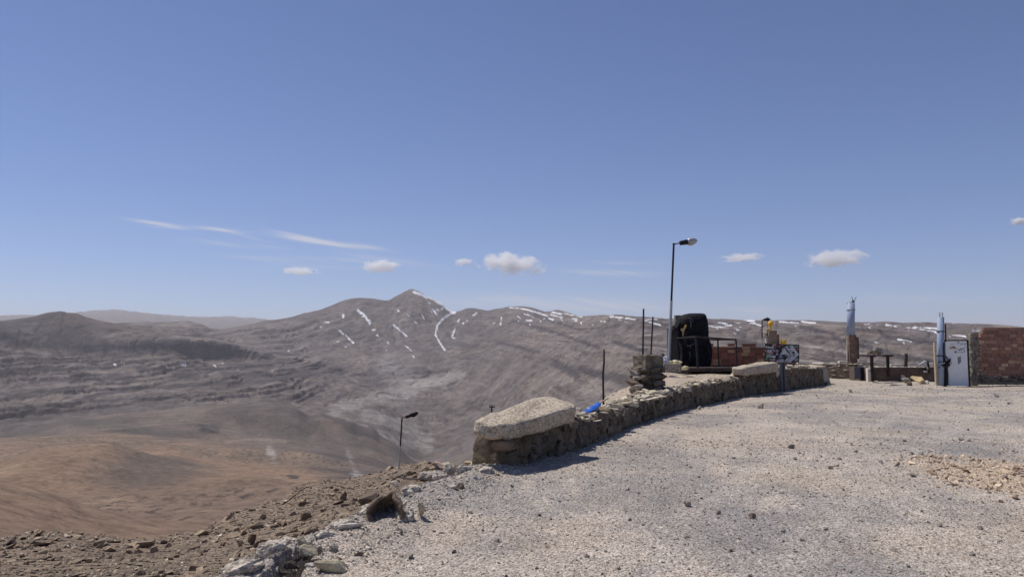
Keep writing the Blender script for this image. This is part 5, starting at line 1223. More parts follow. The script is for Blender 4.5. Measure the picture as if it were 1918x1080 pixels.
# steel trestle with rocks on it
DTR = 37.5; a = W(1650, 713, DTR); a.z = gh(a.x, DTR); e = empty('steel_trestle', a); tag(e, 'dark steel trestle of two posts and a narrow top carrying two rocks', 'trestle')
tq = lambda px, py, D=DTR: W(px, py, D) - a
for (px, pb, D) in ((1632.5, 712, DTR), (1662.5, 703, DTR + 1.2)):
    t_ = tq(px, 667.5, D); b_ = tq(px, pb, D); bm = bmesh.new(); add_box(bm, ((t_.x), t_.y, (t_.z + b_.z) / 2), (4.6 / F_PX * D, .12, t_.z - b_.z + .1), None, .008); o = bm_obj('post', bm, M_STEEL, e)
    bm = bmesh.new(); add_box(bm, (t_.x, t_.y, t_.z + .02), (15 / F_PX * D, .2, .05), None, .01); bm_obj('head_plate', bm, M_STEEL, e)
    for yv in (680.5, 694.5):
        bm = bmesh.new(); m_ = tq(px, yv, D); add_box(bm, m_, (9 / F_PX * D, .06, .03)); bm_obj('lug', bm, M_STEEL, e)
A, B = tq(1609, 665.2), tq(1671, 667, DTR + 1.2); bm = bmesh.new(); d = B - A
add_box(bm, (A + B) / 2 + Vector((0, 0, .02)), (d.length, .24, .06), Quaternion((0, 0, 1), math.atan2(d.y, d.x)), .008); bm_obj('top_bar', bm, M_STEEL, e)
ttop = W(1640, 664.3, DTR).z
me = rough_rock_mesh('grey_rock', 61, (.52, .40, .48), 14, .8, .06, .05); o = tag(link('rock', me, M_GREYROCK, None, Vector((W(1659, 660, DTR).x, DTR + .9, ttop + .17))), 'taller pale grey rock on the right end of the steel trestle', 'rock')
me = rough_rock_mesh('brown_rock', 62, (.52, .34, .36), 12, .5, .06, .05); o = tag(link('rock', me, M_BROWNROCK, None, Vector((W(1634, 661, DTR).x, DTR + .2, ttop + .11))), 'flatter brown rock on the left end of the steel trestle', 'rock')

# low brown trough wall and pale debris
DL = 38.8; a = W(1697, 714, DL); a.z = gh(a.x, DL); e = empty('block_trough', a); tag(e, 'low brown block enclosure with a pale rubble filled rim behind the trestle', 'enclosure')
zt = W(1690, 687.5, DL).z - a.z; x0 = W(1638, 700, DL).x - a.x; x1 = W(1754, 700, DL).x - a.x
m_ = mat_stone('brown_block_wall', (.085, .062, .052), (.145, .108, .088), (.19, .16, .13), 2.2, .6, .02)
bm = bmesh.new(); add_box(bm, ((x0 + x1) / 2, 0, zt / 2 - .05), (x1 - x0, .2, zt + .1), None, .015, .01); bm_obj('front_wall', bm, m_, e)
bm = bmesh.new(); add_box(bm, (x0 - .10, 1.2, zt / 2 - .04), (.19, 2.5, zt + .06), None, .015, .01); bm_obj('side_wall', bm, m_, e)
bm = bmesh.new(); add_box(bm, (x0 - .31, -.03, zt / 2 - .05), (.2, .22, zt), None, .015, .01); bm_obj('white_end', bm, M_WHITEWASH, e)
bm = bmesh.new(); rg = random.Random(71)
for i in range(110):
    add_hull(bm, 1500 + i, (rg.uniform(x0, x1), rg.uniform(.15, 1.6), zt + rg.uniform(-.12, .0)), (rg.uniform(.1, .34), rg.uniform(.1, .3), rg.uniform(.05, .14)), Euler((rg.uniform(-.3, .3), rg.uniform(-.3, .3), rg.uniform(-3, 3))), 12, .7)
add_box(bm, ((x0 + x1) / 2, 1.0, zt / 2 - .1), (x1 - x0 - .05, 1.7, zt + .05))
bm_obj('rubble_fill', bm, M_PALEROCK, e)
# whitewashed beams behind
for (p0, p1, D, lb) in (((1571, 677.5), (1656, 680), 43.5, 'whitewashed beam lying behind the brick pipe column'), ((1666, 683.2), (1746, 681.5), 42.5, 'longer whitewashed beam lying behind the rubble filled enclosure')):
    A, B = W(*p0, D), W(*p1, D); d = B - A; bm = bmesh.new(); add_box(bm, (0, 0, -.03), (d.length, .28, .15), None, .02, .01)
    bmesh.ops.subdivide_edges(bm, edges=bm.edges, cuts=6, use_grid_fill=True)
    for v in bm.verts: v.co += Vector((0, random.uniform(-1, 1), random.uniform(-1, 1))) * .015
    add_box(bm, (0, .05, -.55), (d.length * .98, .2, .95))
    o = bm_obj('white_beam', bm, M_WHITEWASH, None, False, (A + B) / 2); o.rotation_euler = (0, -math.asin(d.z / d.length), math.atan2(d.y, d.x)); tag(o, lb, 'beam')
A = W(1697, 688, 41); bm = bmesh.new(); add_box(bm, (0, 0, .25), (.14, .12, 1.0), Euler((0, .08, 0)), .01); tag(bm_obj('wooden_stump', bm, M_WOODDARK, None, False, A), 'short dark wooden stub standing behind the enclosure', 'post')
# white tap / pipe debris on the enclosure
A = W(1733, 690, DL - .2); e = empty('plastic_elbow_pipe', A); tag(e, 'bent white plastic pipe hooked over the right end of the enclosure', 'pipe')
bm = bmesh.new(); add_tube(bm, [(-.3, .1, .12), (-.15, .05, .25), (0, 0, .36), (.08, 0, .3), (.1, -.05, .0), (.06, -.05, -.14), (-.12, -.05, -.16)], [.05, .05, .055, .06, .05, .05, .045], 10); bm_obj('elbow', bm, M_BAG, e, True)
bm = bmesh.new(); add_tube(bm, [(.1, -.04, .42), (.13, -.04, .1), (.16, -.02, -.2)], [.05, .07, .07], 10); bm_obj('dark_sleeve', bm, M_LAMPBLK, e, True)
# dark crate between column and trestle
A = W(1616, 700, 39.8); bm = bmesh.new(); add_box(bm, (0, 0, .05), (.62, .5, .62), .2, .02, .01); tag(bm_obj('dark_crate', bm, mat_simple('dark_navy_plastic', (.02, .02, .035), .6, 0, .3, 5, .1, .01), None, False, A), 'dark navy crate tucked between the brick column and the trestle', 'crate')
# rear dry stone walls
def dry_wall(name, A, B, h, th, n_l, seed, label, mat):
    A, B = Vector(A), Vector(B); d = B - A; L = d.length; e = empty(name, A, math.atan2(d.y, d.x)); tag(e, label, 'wall'); rg = random.Random(seed)
    bm = bmesh.new(); add_box(bm, (L / 2, th / 2, h / 2 - .1), (L * .98, th * .7, h * .95), None, .02); bm_obj('core', bm, M_BROWNROCK, e)
    bm = bmesh.new(); lh = h / n_l
    for i in range(n_l):
        x = 0
        while x < L:
            w = rg.uniform(.22, .7) * (lh / .12) ** .4; add_hull(bm, rg.randrange(99999), (x + w / 2, th / 2 + rg.uniform(-.06, .06), (i + .5) * lh + rg.uniform(-.02, .02) + (rg.uniform(-.03, .06) if i == n_l - 1 else 0)), (w * 1.05, th * rg.uniform(.9, 1.2), lh * rg.uniform(.8, 1.15)), Euler((rg.uniform(-.06, .06), rg.uniform(-.06, .06), rg.uniform(-.15, .15))), 14, .85); x += w
    bm_obj('stones', bm, mat, e); return e
a, b = G(1500, 706), G(1606, 710); a = Vector((a.x, 43.6, -.05)); b = Vector((W(1612, 700, 41.6).x, 41.6, -.05))
dry_wall('dry_stone_wall', a, b, W(1550, 681, 42.5).z + .05, .4, 6, 31, 'low dry stone wall of flat pale slabs beyond the end of the plastered wall', mat_stone('slab_stone', (.20, .165, .13), (.36, .31, .255), (.45, .39, .32), 2.5, .6, .02))
a, b = Vector((W(1488, 690, 47).x, 47, 0)), Vector((W(1582, 690, 46).x, 46, 0))
dry_wall('dry_stone_wall', a, b, W(1540, 677.2, 46.5).z, .3, 2, 37, 'thin pale slab coping running behind the dry stone wall', M_WHITEWASH)

# ================================================================== stones, one by one
def stone(name, px, py, wpx, hpx, mat, label, cat, seed, depth=None, D=None, sink=.15, rz=None, group=None, n=15, box=.75, tilt=(0, 0), rough=.04, bev=.04):
    """stone whose foot is seen at (px,py); width/height in photo px"""
    p = GP(px, py) if D is None else W(px, py, D)
    w = wpx / F_PX * p.y; h = hpx / F_PX * p.y; dd = depth * w if depth else w * .8
    me = rough_rock_mesh(name, seed, (w, dd, h * (1 + sink)), n, box, bev, rough)
    o = link(name, me, mat, None, p + Vector((0, dd * .35, h * (.5 - sink * .6)))); o.rotation_euler = (tilt[0], tilt[1], random.uniform(-.6, .6) if rz is None else rz)
    return tag(o, label, cat, group)
stone('rock', 1722, 719, 33, 21, M_YELLOWST, 'ochre yellow boulder in front of the brown enclosure', 'boulder', 208, .8, rz=.3, n=9, box=.35, tilt=(0, .25))
stone('rock', 1699, 717, 17, 11, M_GREYROCK, 'mottled grey rock left of the ochre boulder', 'rock', 202)
stone('rock', 1692, 714, 12, 13, M_PALEROCK, 'small pale rock leaning on the enclosure left of the ochre boulder', 'rock', 203)
stone('rock', 1707, 722, 14, 9, M_BROWNROCK, 'dark rock in front of the ochre boulder', 'rock', 204)
stone('rock', 1737, 719, 15, 7, M_PALEROCK, 'flat pale rock between the ochre boulder and the timber post', 'rock', 205)
stone('rock', 1746, 712, 10, 8, M_BROWNROCK, 'brown rock against the enclosure beside the timber post', 'rock', 206)
stone('plank', 1680, 721.5, 24, 3, M_PALEROCK, 'narrow pale slab lying flat on the gravel before the enclosure', 'slab', 207, .3, rz=-.15)
stone('rock', 1640, 716, 12, 4, M_PALEROCK, 'flat pale stone at the foot of the left trestle post', 'stone', 208)
stone('rock', 1457, 703, 8, 17, M_PALEROCK, 'white stone wedged between the smaller slab and the sign post', 'stone', 209, .6, D=28.6)
# hero rocks at the crumbling edge
stone('rock', 1411, 973, 17, 13, M_BROWNROCK, 'dark fist sized rock alone on the foreground gravel', 'rock', 211, .8)
stone('rock', 1287, 949, 19, 11, M_GREYROCK, 'grey angular rock on the foreground gravel left of the dark one', 'rock', 212, .7)
stone('rock', 1326, 985, 9, 6, M_GREYROCK, 'small pale pebble rock between the two foreground rocks and the camera', 'rock', 213)
stone('rock', 782, 972, 31, 34, M_LICHEN, 'upright grey block with a flat top at the yard edge beside the hollow slab', 'rock', 214, .75, rz=.5, n=10, box=.95, rough=.025)
stone('rock', 862, 918, 15, 16, M_BROWNROCK, 'dark upright stone standing on the gravel near the wall end', 'rock', 215, .7)
stone('rock', 848, 915, 22, 7, M_PALEROCK, 'low pale stone beside the dark upright stone', 'rock', 216, .7)
stone('rock', 888, 897, 20, 7, M_PALEROCK, 'flat white slab at the yard edge just before the wall', 'slab', 217, .6, rz=.4)
stone('rock', 877, 870, 17, 7, M_YELLOWST, 'yellow stone on the rim left of the dark wall end', 'stone', 218, .8)
stone('rock', 822, 880, 26, 16, mat_stone('pink_stone', (.36, .24, .18), (.48, .36, .28), None, 4, .5, .02), 'pinkish stone on the gravel mound above the slope', 'stone', 219, .9)
stone('rock', 738, 913, 18, 14, M_PALEROCK, 'white topped rock at the foot of the lower street lamp', 'rock', 220, .8, D=11.0)
stone('rock', 612, 1075, 75, 26, M_LICHEN, 'flat yellow green lichen slab at the bottom edge of the yard', 'slab', 221, .55, rz=.35, n=14, box=.9, rough=.015)
stone('rock', 575, 1044, 36, 26, M_LICHEN, 'tilted yellowish stone above the dark crack in the yard edge', 'stone', 222, .7, rz=.5, n=12, box=.9, tilt=(.0, -.25), rough=.02)
stone('rock', 565, 1020, 20, 17, M_LICHEN, 'small yellow lichen stone standing over the dark crack', 'stone', 223, .7, rz=.2)
stone('rock', 672, 1044, 26, 12, M_BROWNROCK, 'brown flat stone edge sticking out of the gravel', 'stone', 224, .5, rz=.55, n=10, box=.9)
stone('rock', 622, 1028, 22, 9, M_GREYROCK, 'grey clod of stones half buried near the brown stone edge', 'stone', 225, .8)
stone('rock', 578, 1064, 20, 9, M_PALEROCK, 'pale stone lying inside the dark crack', 'stone', 226, .8)
stone('slab', 655, 992, 55, 15, M_PALEROCK, 'pale flat slab on the rim below the hollow slab', 'slab', 227, .5, rz=.45, n=12, box=.9, rough=.015)
for i, (px, py, w, h, lb) in enumerate([(490, 973, 16, 13, 'reddish cube shaped rock low on the slope edge'), (571, 975, 22, 19, 'dark square rock on the slope above the thin slabs'), (642, 938, 17, 18, 'dark brown upright rock highest on the slope'), (620, 929, 18, 7, 'flat dark ledge rock beside the dark brown upright rock'),
                                     (565, 948, 20, 9, 'brown ledge rock on the skyline of the slope'), (528, 985, 26, 8, 'long thin slab tilted on the slope'), (520, 1005, 34, 13, 'large tilted slab with a dark underside on the slope'), (556, 1005, 30, 8, 'pale thin slab beside the large tilted slab'), (590, 1000, 18, 12, 'wedge of brown rock just below the yard edge'),
                                     (545, 1009, 22, 7, 'small brown slab between the tilted slab and the wedge'), (470, 1020, 20, 22, 'pointed brown rock standing on the lower slope'), (480, 1028, 16, 17, 'darker pointed rock next to the pointed brown rock'), (447, 1022, 14, 12, 'small dark rock left of the pointed brown rocks'), (677, 958, 14, 9, 'brown stone between the dark upright rock and the hollow slab'), (660, 945, 20, 7, 'flat stone behind the hollow slab')]):
    stone('slope_rock', px, py, w * .95, h * .95, M_BROWNROCK if i % 3 else M_SCREE, lb, 'rock', 240 + i, .75, rz=random.uniform(-.5, .5), n=12, box=.85, tilt=(random.uniform(-.2, .2), random.uniform(-.3, .1)))
for i, (px, py, w, h) in enumerate([(553, 1052, 22, 14), (541, 1066, 26, 16), (562, 1037, 18, 13), (533, 1079, 26, 14), (571, 1049, 16, 10), (556, 1066, 18, 10)]):  # stones added in the trench, coloured dark to give its shade
    stone('crack_shade_stone', px, py, w, h, M_CRACKSHADE, ['added stone coloured like shade, jammed highest in the crack', 'added stone coloured like shade in the middle of the crack', 'small added stone coloured like shade at the head of the crack', 'added stone coloured like shade at the picture bottom inside the crack', 'added stone coloured like shade on the right side of the crack', 'added chip coloured like shade between the stones of the crack'][i], 'stone', 290 + i, .8)
M_EDGE = make_conc_mat('cemented_gravel', (.22, .18, .145), (.42, .365, .30), (.62, .55, .46))
for i, (px, py, w, h, tz, lb) in enumerate([(448, 1076, 78, 22, .35, 'lowest broken block of pale cemented gravel at the bottom of the yard edge'), (505, 1040, 66, 24, .45, 'pale cemented block left of the dark crack'), (533, 1022, 48, 18, .5, 'smaller pale block above the dark crack'), (603, 1008, 40, 15, .4, 'pale crusty block beside the wedge of brown rock'),
        (640, 992, 46, 20, .5, 'pale crusted block just above the flat rim slab'), (690, 962, 40, 17, .3, 'broken pale block left of the hollow rock shell'), (756, 976, 40, 26, .2, 'lumpy pale block in front of the hollow rock shell'), (770, 925, 44, 15, .3, 'pale gravel crust block behind the hollow rock shell'), (800, 900, 46, 17, .4, 'pale crust block on the mound above the hollow rock shell'), (835, 885, 50, 18, .3, 'rounded pale block on top of the gravel mound'), (868, 882, 34, 13, .2, 'small pale block between the gravel mound and the wall end'), (905, 884, 40, 13, .2, 'crumbled pale block touching the wall end')]):
    stone('edging_block', px, py, w, h, M_EDGE, lb, 'block', 270 + i, .8, rz=tz + random.uniform(-.2, .2), n=18, box=.8, rough=.06, bev=.06, sink=.5)
# hollow slab: a broken curved concrete shell with an open dark underside
hc = GP(726, 972); n, m = 60, 40
uu, vv = np.meshgrid(np.linspace(R(-10), R(190), n), np.linspace(0, 1, m), indexing='ij')
Rr = .165; X = -Rr * np.cos(uu) * (1.05 - .1 * vv); Z = Rr * np.sin(uu) * (1.15 - .35 * vv); Y = vv * .26 - .05 * np.cos(uu * 2) * (1 - vv)
P = np.stack([X, Y, Z], -1); P = P * (1 + fbm3(P, 5., 3, 507)[..., None] * .5) + fbm3(P, 9., 4, 501)[..., None] * .05
cen = P[:, -1].mean(0); back = np.stack([cen + (P[:, -1] - cen) * t_ + np.array([0, .05 * (1 - t_), 0]) for t_ in (.85, .6, .3, .02)], 1); P = np.concatenate([P, back], 1); m = P.shape[1]
me = np_mesh('hollow_slab', P, grid_faces(n, m), True); o = link('hollow_slab', me, M_BROWNROCK, None, hc + Vector((-.02, .02, .015)))
o.rotation_euler = (-.12, -.12, .10); md = o.modifiers.new('thickness', 'SOLIDIFY'); md.thickness = .035; md.offset = 1
tag(o, 'broken hollow rock shell with a dark open underside at the yard edge', 'rock')
me = rough_rock_mesh('gravel_clod', 502, (.26, .24, .20), 18, .5, .08, .08); tag(link('gravel_clod', me, M_EDGE, None, GP(820, 900) + Vector((.0, .25, .03))), 'low pale lump of cemented gravel on the far side of the mound', 'clod')
# dry bush by the end of the wall
bp = GP(1546, 721); e = empty('dry_bush', bp); tag(e, 'tiny dry green bush at the far end of the plastered wall', 'bush'); rg = random.Random(6); bm = bmesh.new(); bt = bmesh.new()
for i in range(40):
    a_ = rg.uniform(0, 6.28); l_ = rg.uniform(.1, .32); d = Vector((math.cos(a_) * .8, math.sin(a_) * .8, rg.uniform(.4, 1.3))).normalized(); q = d * l_
    add_tube(bt, [Vector(), q], [.006, .003], 4)
    for k in range(6):
        c_ = q * rg.uniform(.4, 1.1); s_ = .022; r3 = Vector((rg.gauss(0, 1), rg.gauss(0, 1), rg.gauss(0, 1))).normalized(); t3 = r3.orthogonal()
        bm.faces.new([bm.verts.new(c_ + v * s_) for v in (r3, t3 * .5, -r3, -t3 * .5)])
bm_obj('leaves', bm, mat_simple('dry_leaf', (.075, .085, .04), .9, 0, .3, 20, .05, .001), e); bm_obj('stems', bt, M_WOODDARK, e)

# template meshes shared by the countable rubble
def hull_mesh(name, seed, dims, n=13, box=.7, mat=None):
    co, fa, bm = hull_np(seed, n, dims, box); bm.free()
    me = np_mesh(name, co, fa, False)
    if mat: me.materials.append(mat)
    return me
SLABS = [hull_mesh('scree_rock', 600 + i, (1, RNG.uniform(.5, .9), RNG.uniform(.13, .34)), 14, .85, M_SCREE) for i in range(9)] + [hull_mesh('scree_rock', 620 + i, (1, RNG.uniform(.7, .95), RNG.uniform(.5, .8)), 14, .7, M_SCREE) for i in range(5)]
def on_ground(px, py, n):
    """vectorised ray march from photo pixels to the near ground"""
    u = (px - CX) / F_PX; v = (CY - py) / F_PX; y = math.cos(TILT) - v * math.sin(TILT); z = math.sin(TILT) + v * math.cos(TILT)
    ux = u / y; uz = z / y; T = 4.2 * (60 / 4.2) ** np.linspace(0, 1, 170); hit = np.full(px.shape, np.nan)
    prev = np.zeros(px.shape, bool)
    for t in T:
        gz_ = ground(ux * t, np.full_like(ux, t), False)[0]
        h_ = (EYE + uz * t < gz_) & np.isnan(hit); hit[h_] = t
    return ux * hit, hit
rng = np.random.default_rng(99)
# polygon of the slope in the photo, sampled evenly in the picture
pxs = rng.uniform(-20, 860, 6500); pys = rng.uniform(862, 1095, 6500)
sx_, sy_ = on_ground(pxs, pys, 0)
ok = ~np.isnan(sy_); sx_, sy_, pxs, pys = sx_[ok], sy_[ok], pxs[ok], pys[ok]
_, pmk, _, sdk = ground(sx_, sy_, False); ok = (sdk > .45); sx_, sy_ = sx_[ok], sy_[ok]
dist = np.hypot(sx_, sy_)
sz = np.exp(rng.normal(math.log(4.9), .62, len(sx_))) / F_PX * np.clip(dist, 6, 60); sz = np.clip(sz, .04, .75)
o_ = np.argsort(-sz / dist); sx_, sy_, sz = sx_[o_], sy_[o_], sz[o_]
gzs = ground(sx_, sy_, False)[0]
NIND = 290
col = COL.objects
base_o = {}
for i in range(min(NIND, len(sx_))):
    me = SLABS[int(rng.integers(len(SLABS)))]
    if me.name not in base_o:
        o = bpy.data.objects.new('scree_rock', me); base_o[me.name] = o
        tag(o, 'loose brown rock lying in the scree on the slope below the yard edge', 'rock', 'scree rocks on the slope')
    else: o = base_o[me.name].copy()
    col.link(o); s = float(sz[i]); o.scale = (s * 1.15, s * 1.15, s * 1.15)
    o.location = (sx_[i], sy_[i], gzs[i] + s * .10); o.rotation_euler = (rng.normal(.05, .25), rng.normal(-.22, .28), rng.normal(.5, .7))
def scatter_mesh(name, x, y, z, size, temps, cols, rots, flat=1.0):
    V = []; Fc = []; Cc = []; n = 0
    pick = rng.integers(len(temps), size=len(x))
    for k, (co, fa) in enumerate(temps):
        ii = np.nonzero(pick == k)[0]
        if not len(ii): continue
        a, b, c = rots[0][ii], rots[1][ii], rots[2][ii]
        ca, sa, cb, sb, cc_, sc = np.cos(a), np.sin(a), np.cos(b), np.sin(b), np.cos(c), np.sin(c)
        Rm = np.empty((len(ii), 3, 3))
        Rm[:, 0, 0] = cc_ * cb; Rm[:, 0, 1] = cc_ * sb * sa - sc * ca; Rm[:, 0, 2] = cc_ * sb * ca + sc * sa
        Rm[:, 1, 0] = sc * cb; Rm[:, 1, 1] = sc * sb * sa + cc_ * ca; Rm[:, 1, 2] = sc * sb * ca - cc_ * sa
        Rm[:, 2, 0] = -sb; Rm[:, 2, 1] = cb * sa; Rm[:, 2, 2] = cb * ca
        v = np.einsum('nij,vj->nvi', Rm, co) * size[ii][:, None, None]
        v += np.stack([x[ii], y[ii], z[ii]], -1)[:, None]
        V.append(v.reshape(-1, 3)); Fc.append((fa[None] + n + (np.arange(len(ii)) * len(co))[:, None, None]).reshape(-1, 3)); n += len(ii) * len(co)
        Cc.append(np.repeat(cols[ii], len(co), 0))
    return np_mesh(name, np.concatenate(V), np.concatenate(Fc), False, {'Col': np.concatenate(Cc)})
def temps(seed0, k, fl, n=10):
    r_ = []
    for i in range(k):
        co, fa, bm = hull_np(seed0 + i, n, (1, RNG.uniform(.6, .95), RNG.uniform(*fl)), .6); bm.free(); r_.append((co, fa))
    return r_
# the rest of the scree: one mass
x2 = np.concatenate([sx_[NIND:]]); y2 = sy_[NIND:]; s2 = sz[NIND:] * .8
px3 = rng.uniform(-60, 860, 48000); py3 = rng.uniform(862, 1100, 48000)
ax, ay = on_ground(px3, py3, 0); ok = ~np.isnan(ay); ax, ay = ax[ok], ay[ok]; sdk = ground(ax, ay, False)[3]; ok = (sdk > .25); ax, ay = ax[ok], ay[ok]
as_ = np.exp(rng.normal(math.log(2.9), .55, len(ax))) / F_PX * np.hypot(ax, ay)
x2 = np.concatenate([x2, ax]); y2 = np.concatenate([y2, ay]); s2 = np.concatenate([s2, as_]); z2 = ground(x2, y2, False)[0] + s2 * .06
nn = len(x2); tint = rng.uniform(.42, 1.5, (nn, 1)) * np.where(rng.random((nn, 1)) < .15, np.array([[.40, .34, .265]]), np.array([[.25, .192, .142]]))
me = scatter_mesh('scree', x2, y2, z2, s2, temps(700, 10, (.25, .6)), tint, (rng.normal(0, .3, nn), rng.normal(-.1, .3, nn), rng.uniform(0, 6.3, nn)))
tag(link('scree', me, M_SCREE2), 'fine brown rubble covering the slope below the yard edge', 'scree', None, 'stuff')
# gravel on the yard: one mass, denser near the viewer
def gravel(n, y0, y1, smin, smed, smax, pw):
    yy = y0 * (y1 / y0) ** (rng.random(n) ** pw); xx = rng.uniform(-.75, .75, n) * yy * 1.05
    sdv = ground(xx, yy, False)[3]; ok = (sdv < .35); xx, yy = xx[ok], yy[ok]
    ss = np.clip(np.exp(rng.normal(math.log(smed), .5, len(xx))), smin, smax) * np.clip((yy / 8.) ** .75, .8, 3.2)
    return xx, yy, ss
g1 = gravel(60000, 4.4, 14, .006, .0125, .05, 1.0); g2 = gravel(26000, 12, 36, .006, .0115, .045, .9)
tx = rng.normal(6.5, 1.0, 2600); ty = rng.normal(9.7, 1.2, 2600); ts = np.clip(np.exp(rng.normal(math.log(.030), .55, 2600)), .012, .12)
ok = np.hypot((tx - 6.45) / 1.35, (ty - 9.7) / 1.9) < 1.0; tx, ty, ts = tx[ok], ty[ok], ts[ok]
rx = rng.uniform(-3, 0.2, 9000); ry = rng.uniform(4.4, 11, 9000); rs = np.clip(np.exp(rng.normal(math.log(.02), .5, 9000)), .008, .09); sdv = ground(rx, ry, False)[3]; ok = (sdv > -.7) & (sdv < .35); rx, ry, rs = rx[ok], ry[ok], rs[ok]
x4 = np.concatenate([g1[0], g2[0], tx, rx]); y4 = np.concatenate([g1[1], g2[1], ty, ry]); s4 = np.concatenate([g1[2], g2[2], ts, rs])
z4 = ground(x4, y4, True)[0] + s4 * .12; n4 = len(x4)
tone = rng.uniform(.45, 1.55, (n4, 1)); pal = np.array([[.40, .35, .295], [.30, .268, .245], [.48, .40, .32], [.42, .315, .225]])[rng.choice(4, n4, p=[.45, .28, .19, .08])]
isT = np.zeros(n4, bool); isT[len(g1[0]) + len(g2[0]):len(g1[0]) + len(g2[0]) + len(tx)] = True
pal[isT] = np.array([.50, .385, .275])
me = scatter_mesh('gravel', x4, y4, z4, s4, temps(760, 12, (.4, .8), 8), pal * tone, (rng.normal(0, .35, n4), rng.normal(0, .35, n4), rng.uniform(0, 6.3, n4)))
tag(link('gravel', me, M_GRAVEL), 'loose grey gravel and chips strewn over the yard', 'gravel', None, 'stuff')
# countable loose stones on the yard
PEB = [hull_mesh('loose_stone', 650 + i, (1, RNG.uniform(.6, .9), RNG.uniform(.45, .75)), 13, .65, M_GREYROCK) for i in range(6)]
PEBT = [hull_mesh('tan_stone', 660 + i, (1, RNG.uniform(.6, .9), RNG.uniform(.45, .75)), 13, .65, mat_stone('tan_rock', (.30, .22, .155), (.44, .34, .245), None, 5, .5, .01, .2)) for i in range(4)]
LS = [(1482, 838, 9, 5), (1425, 765, 12, 4), (1490, 861, 6, 5), (1555, 880, 10, 4), (1566, 877, 7, 4), (1650, 869, 8, 5), (1681, 876, 8, 5), (1594, 833, 5, 3), (1603, 848, 6, 4), (1573, 863, 7, 3), (1447, 915, 7, 4), (1405, 850, 5, 3), (1374, 858, 5, 3), (1344, 960, 9, 4), (1546, 990, 7, 6), (1467, 994, 9, 4), (1503, 1009, 8, 4),
      (1580, 1006, 8, 4), (1760, 983, 9, 5), (1727, 957, 6, 4), (1836, 987, 9, 6), (1367, 1029, 9, 4), (1406, 1075, 13, 7), (1800, 826, 8, 4), (1815, 827, 7, 3), (1709, 852, 8, 4), (1724, 853, 8, 5), (1693, 829, 7, 4), (1661, 827, 6, 3), (1709, 894, 11, 7), (1866, 744, 8, 3), (1890, 757, 5, 3), (1594, 735, 7, 3), (1293, 878, 5, 3), (1285, 874, 6, 3), (1283, 1004, 5, 3), (1675, 1028, 8, 4), (1310, 768, 9, 3),
      (960, 915, 6, 4), (1010, 965, 7, 4), (930, 1010, 8, 5), (1100, 1040, 8, 4), (1180, 975, 6, 3), (1050, 900, 5, 3), (880, 960, 8, 5), (850, 1030, 9, 5), (1220, 900, 5, 3), (1160, 1060, 9, 5), (770, 1040, 9, 5), (1580, 920, 6, 4), (1820, 1040, 9, 5), (1700, 1060, 9, 5)]
for i, (px, py, w, h) in enumerate(LS):
    p = G(px, py); me = PEB[i % 6]; o = bpy.data.objects.new('loose_stone', me); col.link(o); s = 1.5 * w / F_PX * p.y
    o.location = (p.x, p.y, gh(p.x, p.y) + s * .2); o.scale = (s, s, s); o.rotation_euler = (rng.normal(0, .2), rng.normal(0, .2), rng.uniform(0, 6.3))
    tag(o, 'small loose grey stone lying on the open gravel yard', 'stone', 'loose stones on the gravel')
TS = [(1742, 857, 13, 8), (1751, 859, 10, 9), (1764, 861, 13, 7), (1779, 860, 9, 9), (1740, 869, 11, 7), (1750, 867, 9, 5), (1744, 886, 18, 12), (1747, 890, 14, 8), (1757, 897, 10, 7), (1773, 897, 16, 8), (1822, 862, 12, 6), (1836, 864, 10, 6), (1852, 872, 14, 7), (1905, 881, 20, 10), (1883, 896, 15, 16), (1902, 934, 16, 9), (1785, 917, 9, 5), (1847, 917, 10, 5), (1758, 913, 10, 6), (1875, 941, 12, 5), (1822, 940, 9, 5), (1800, 880, 9, 5), (1815, 905, 8, 5), (1870, 915, 9, 5)]
for i, (px, py, w, h) in enumerate(TS):
    p = G(px, py); o = bpy.data.objects.new('tan_stone', PEBT[i % 4]); col.link(o); s = w / F_PX * p.y
    o.location = (p.x, p.y, gh(p.x, p.y) + s * .15); o.scale = (s, s, s * 1.15); o.rotation_euler = (rng.normal(0, .25), rng.normal(0, .25), rng.uniform(0, 6.3))
    big = (px, py) == (1883, 896)
    tag(o, 'largest round tan stone on the right of the tan rubble patch' if big else 'tan stone on the rubble patch at the right of the yard', 'stone', None if big else 'tan stones on the rubble patch')
# flat stones lying on the wall crest and terrace
_r = random.Random(77)
FS = []
for _s in np.linspace(2.6, WL[-1] * .93, 46):
    _c = wall_at(np.array([_s]))[0]; _z = float(wall_top_z(np.array([_s]))[0]); _D = _c[1] + .25; FS.append((CX + F_PX * (_c[0] - .2 + _r.uniform(-.14, .12)) / _D, None, _r.uniform(9, 26), _r.uniform(2, 6), _D, _z))
FS += [(1182, 742, 22, 9, 19.0), (1196, 735, 24, 8, 19.2), (1208, 742, 18, 8, 18.6), (1190, 750, 20, 12, 17.6), (1178, 750, 16, 10, 17.4), (1222, 734, 26, 6, 18.9), (1237, 732, 26, 5, 19.2), (1213, 748, 24, 5, 17.6), (1240, 742, 22, 6, 18.0), (1275, 726, 12, 8, 21.5), (1262, 730, 26, 4, 20.5), (1296, 725, 6, 3, 21.5),
      (1343, 713, 20, 6, 24.0), (1360, 708, 18, 7, 25.3), (1372, 706, 12, 8, 25.6), (1383, 702, 18, 5, 26.3), (1330, 717, 26, 4, 23.2), (1308, 722, 18, 4, 22.1), (1112, 780, 22, 8, 13.2), (1130, 773, 24, 6, 13.9), (1098, 779, 16, 6, 12.9), (1150, 765, 22, 5, 14.8), (1163, 762, 16, 4, 15.2), (1120, 788, 16, 5, 12.8), (1408, 697, 9, 4, 26.8)]
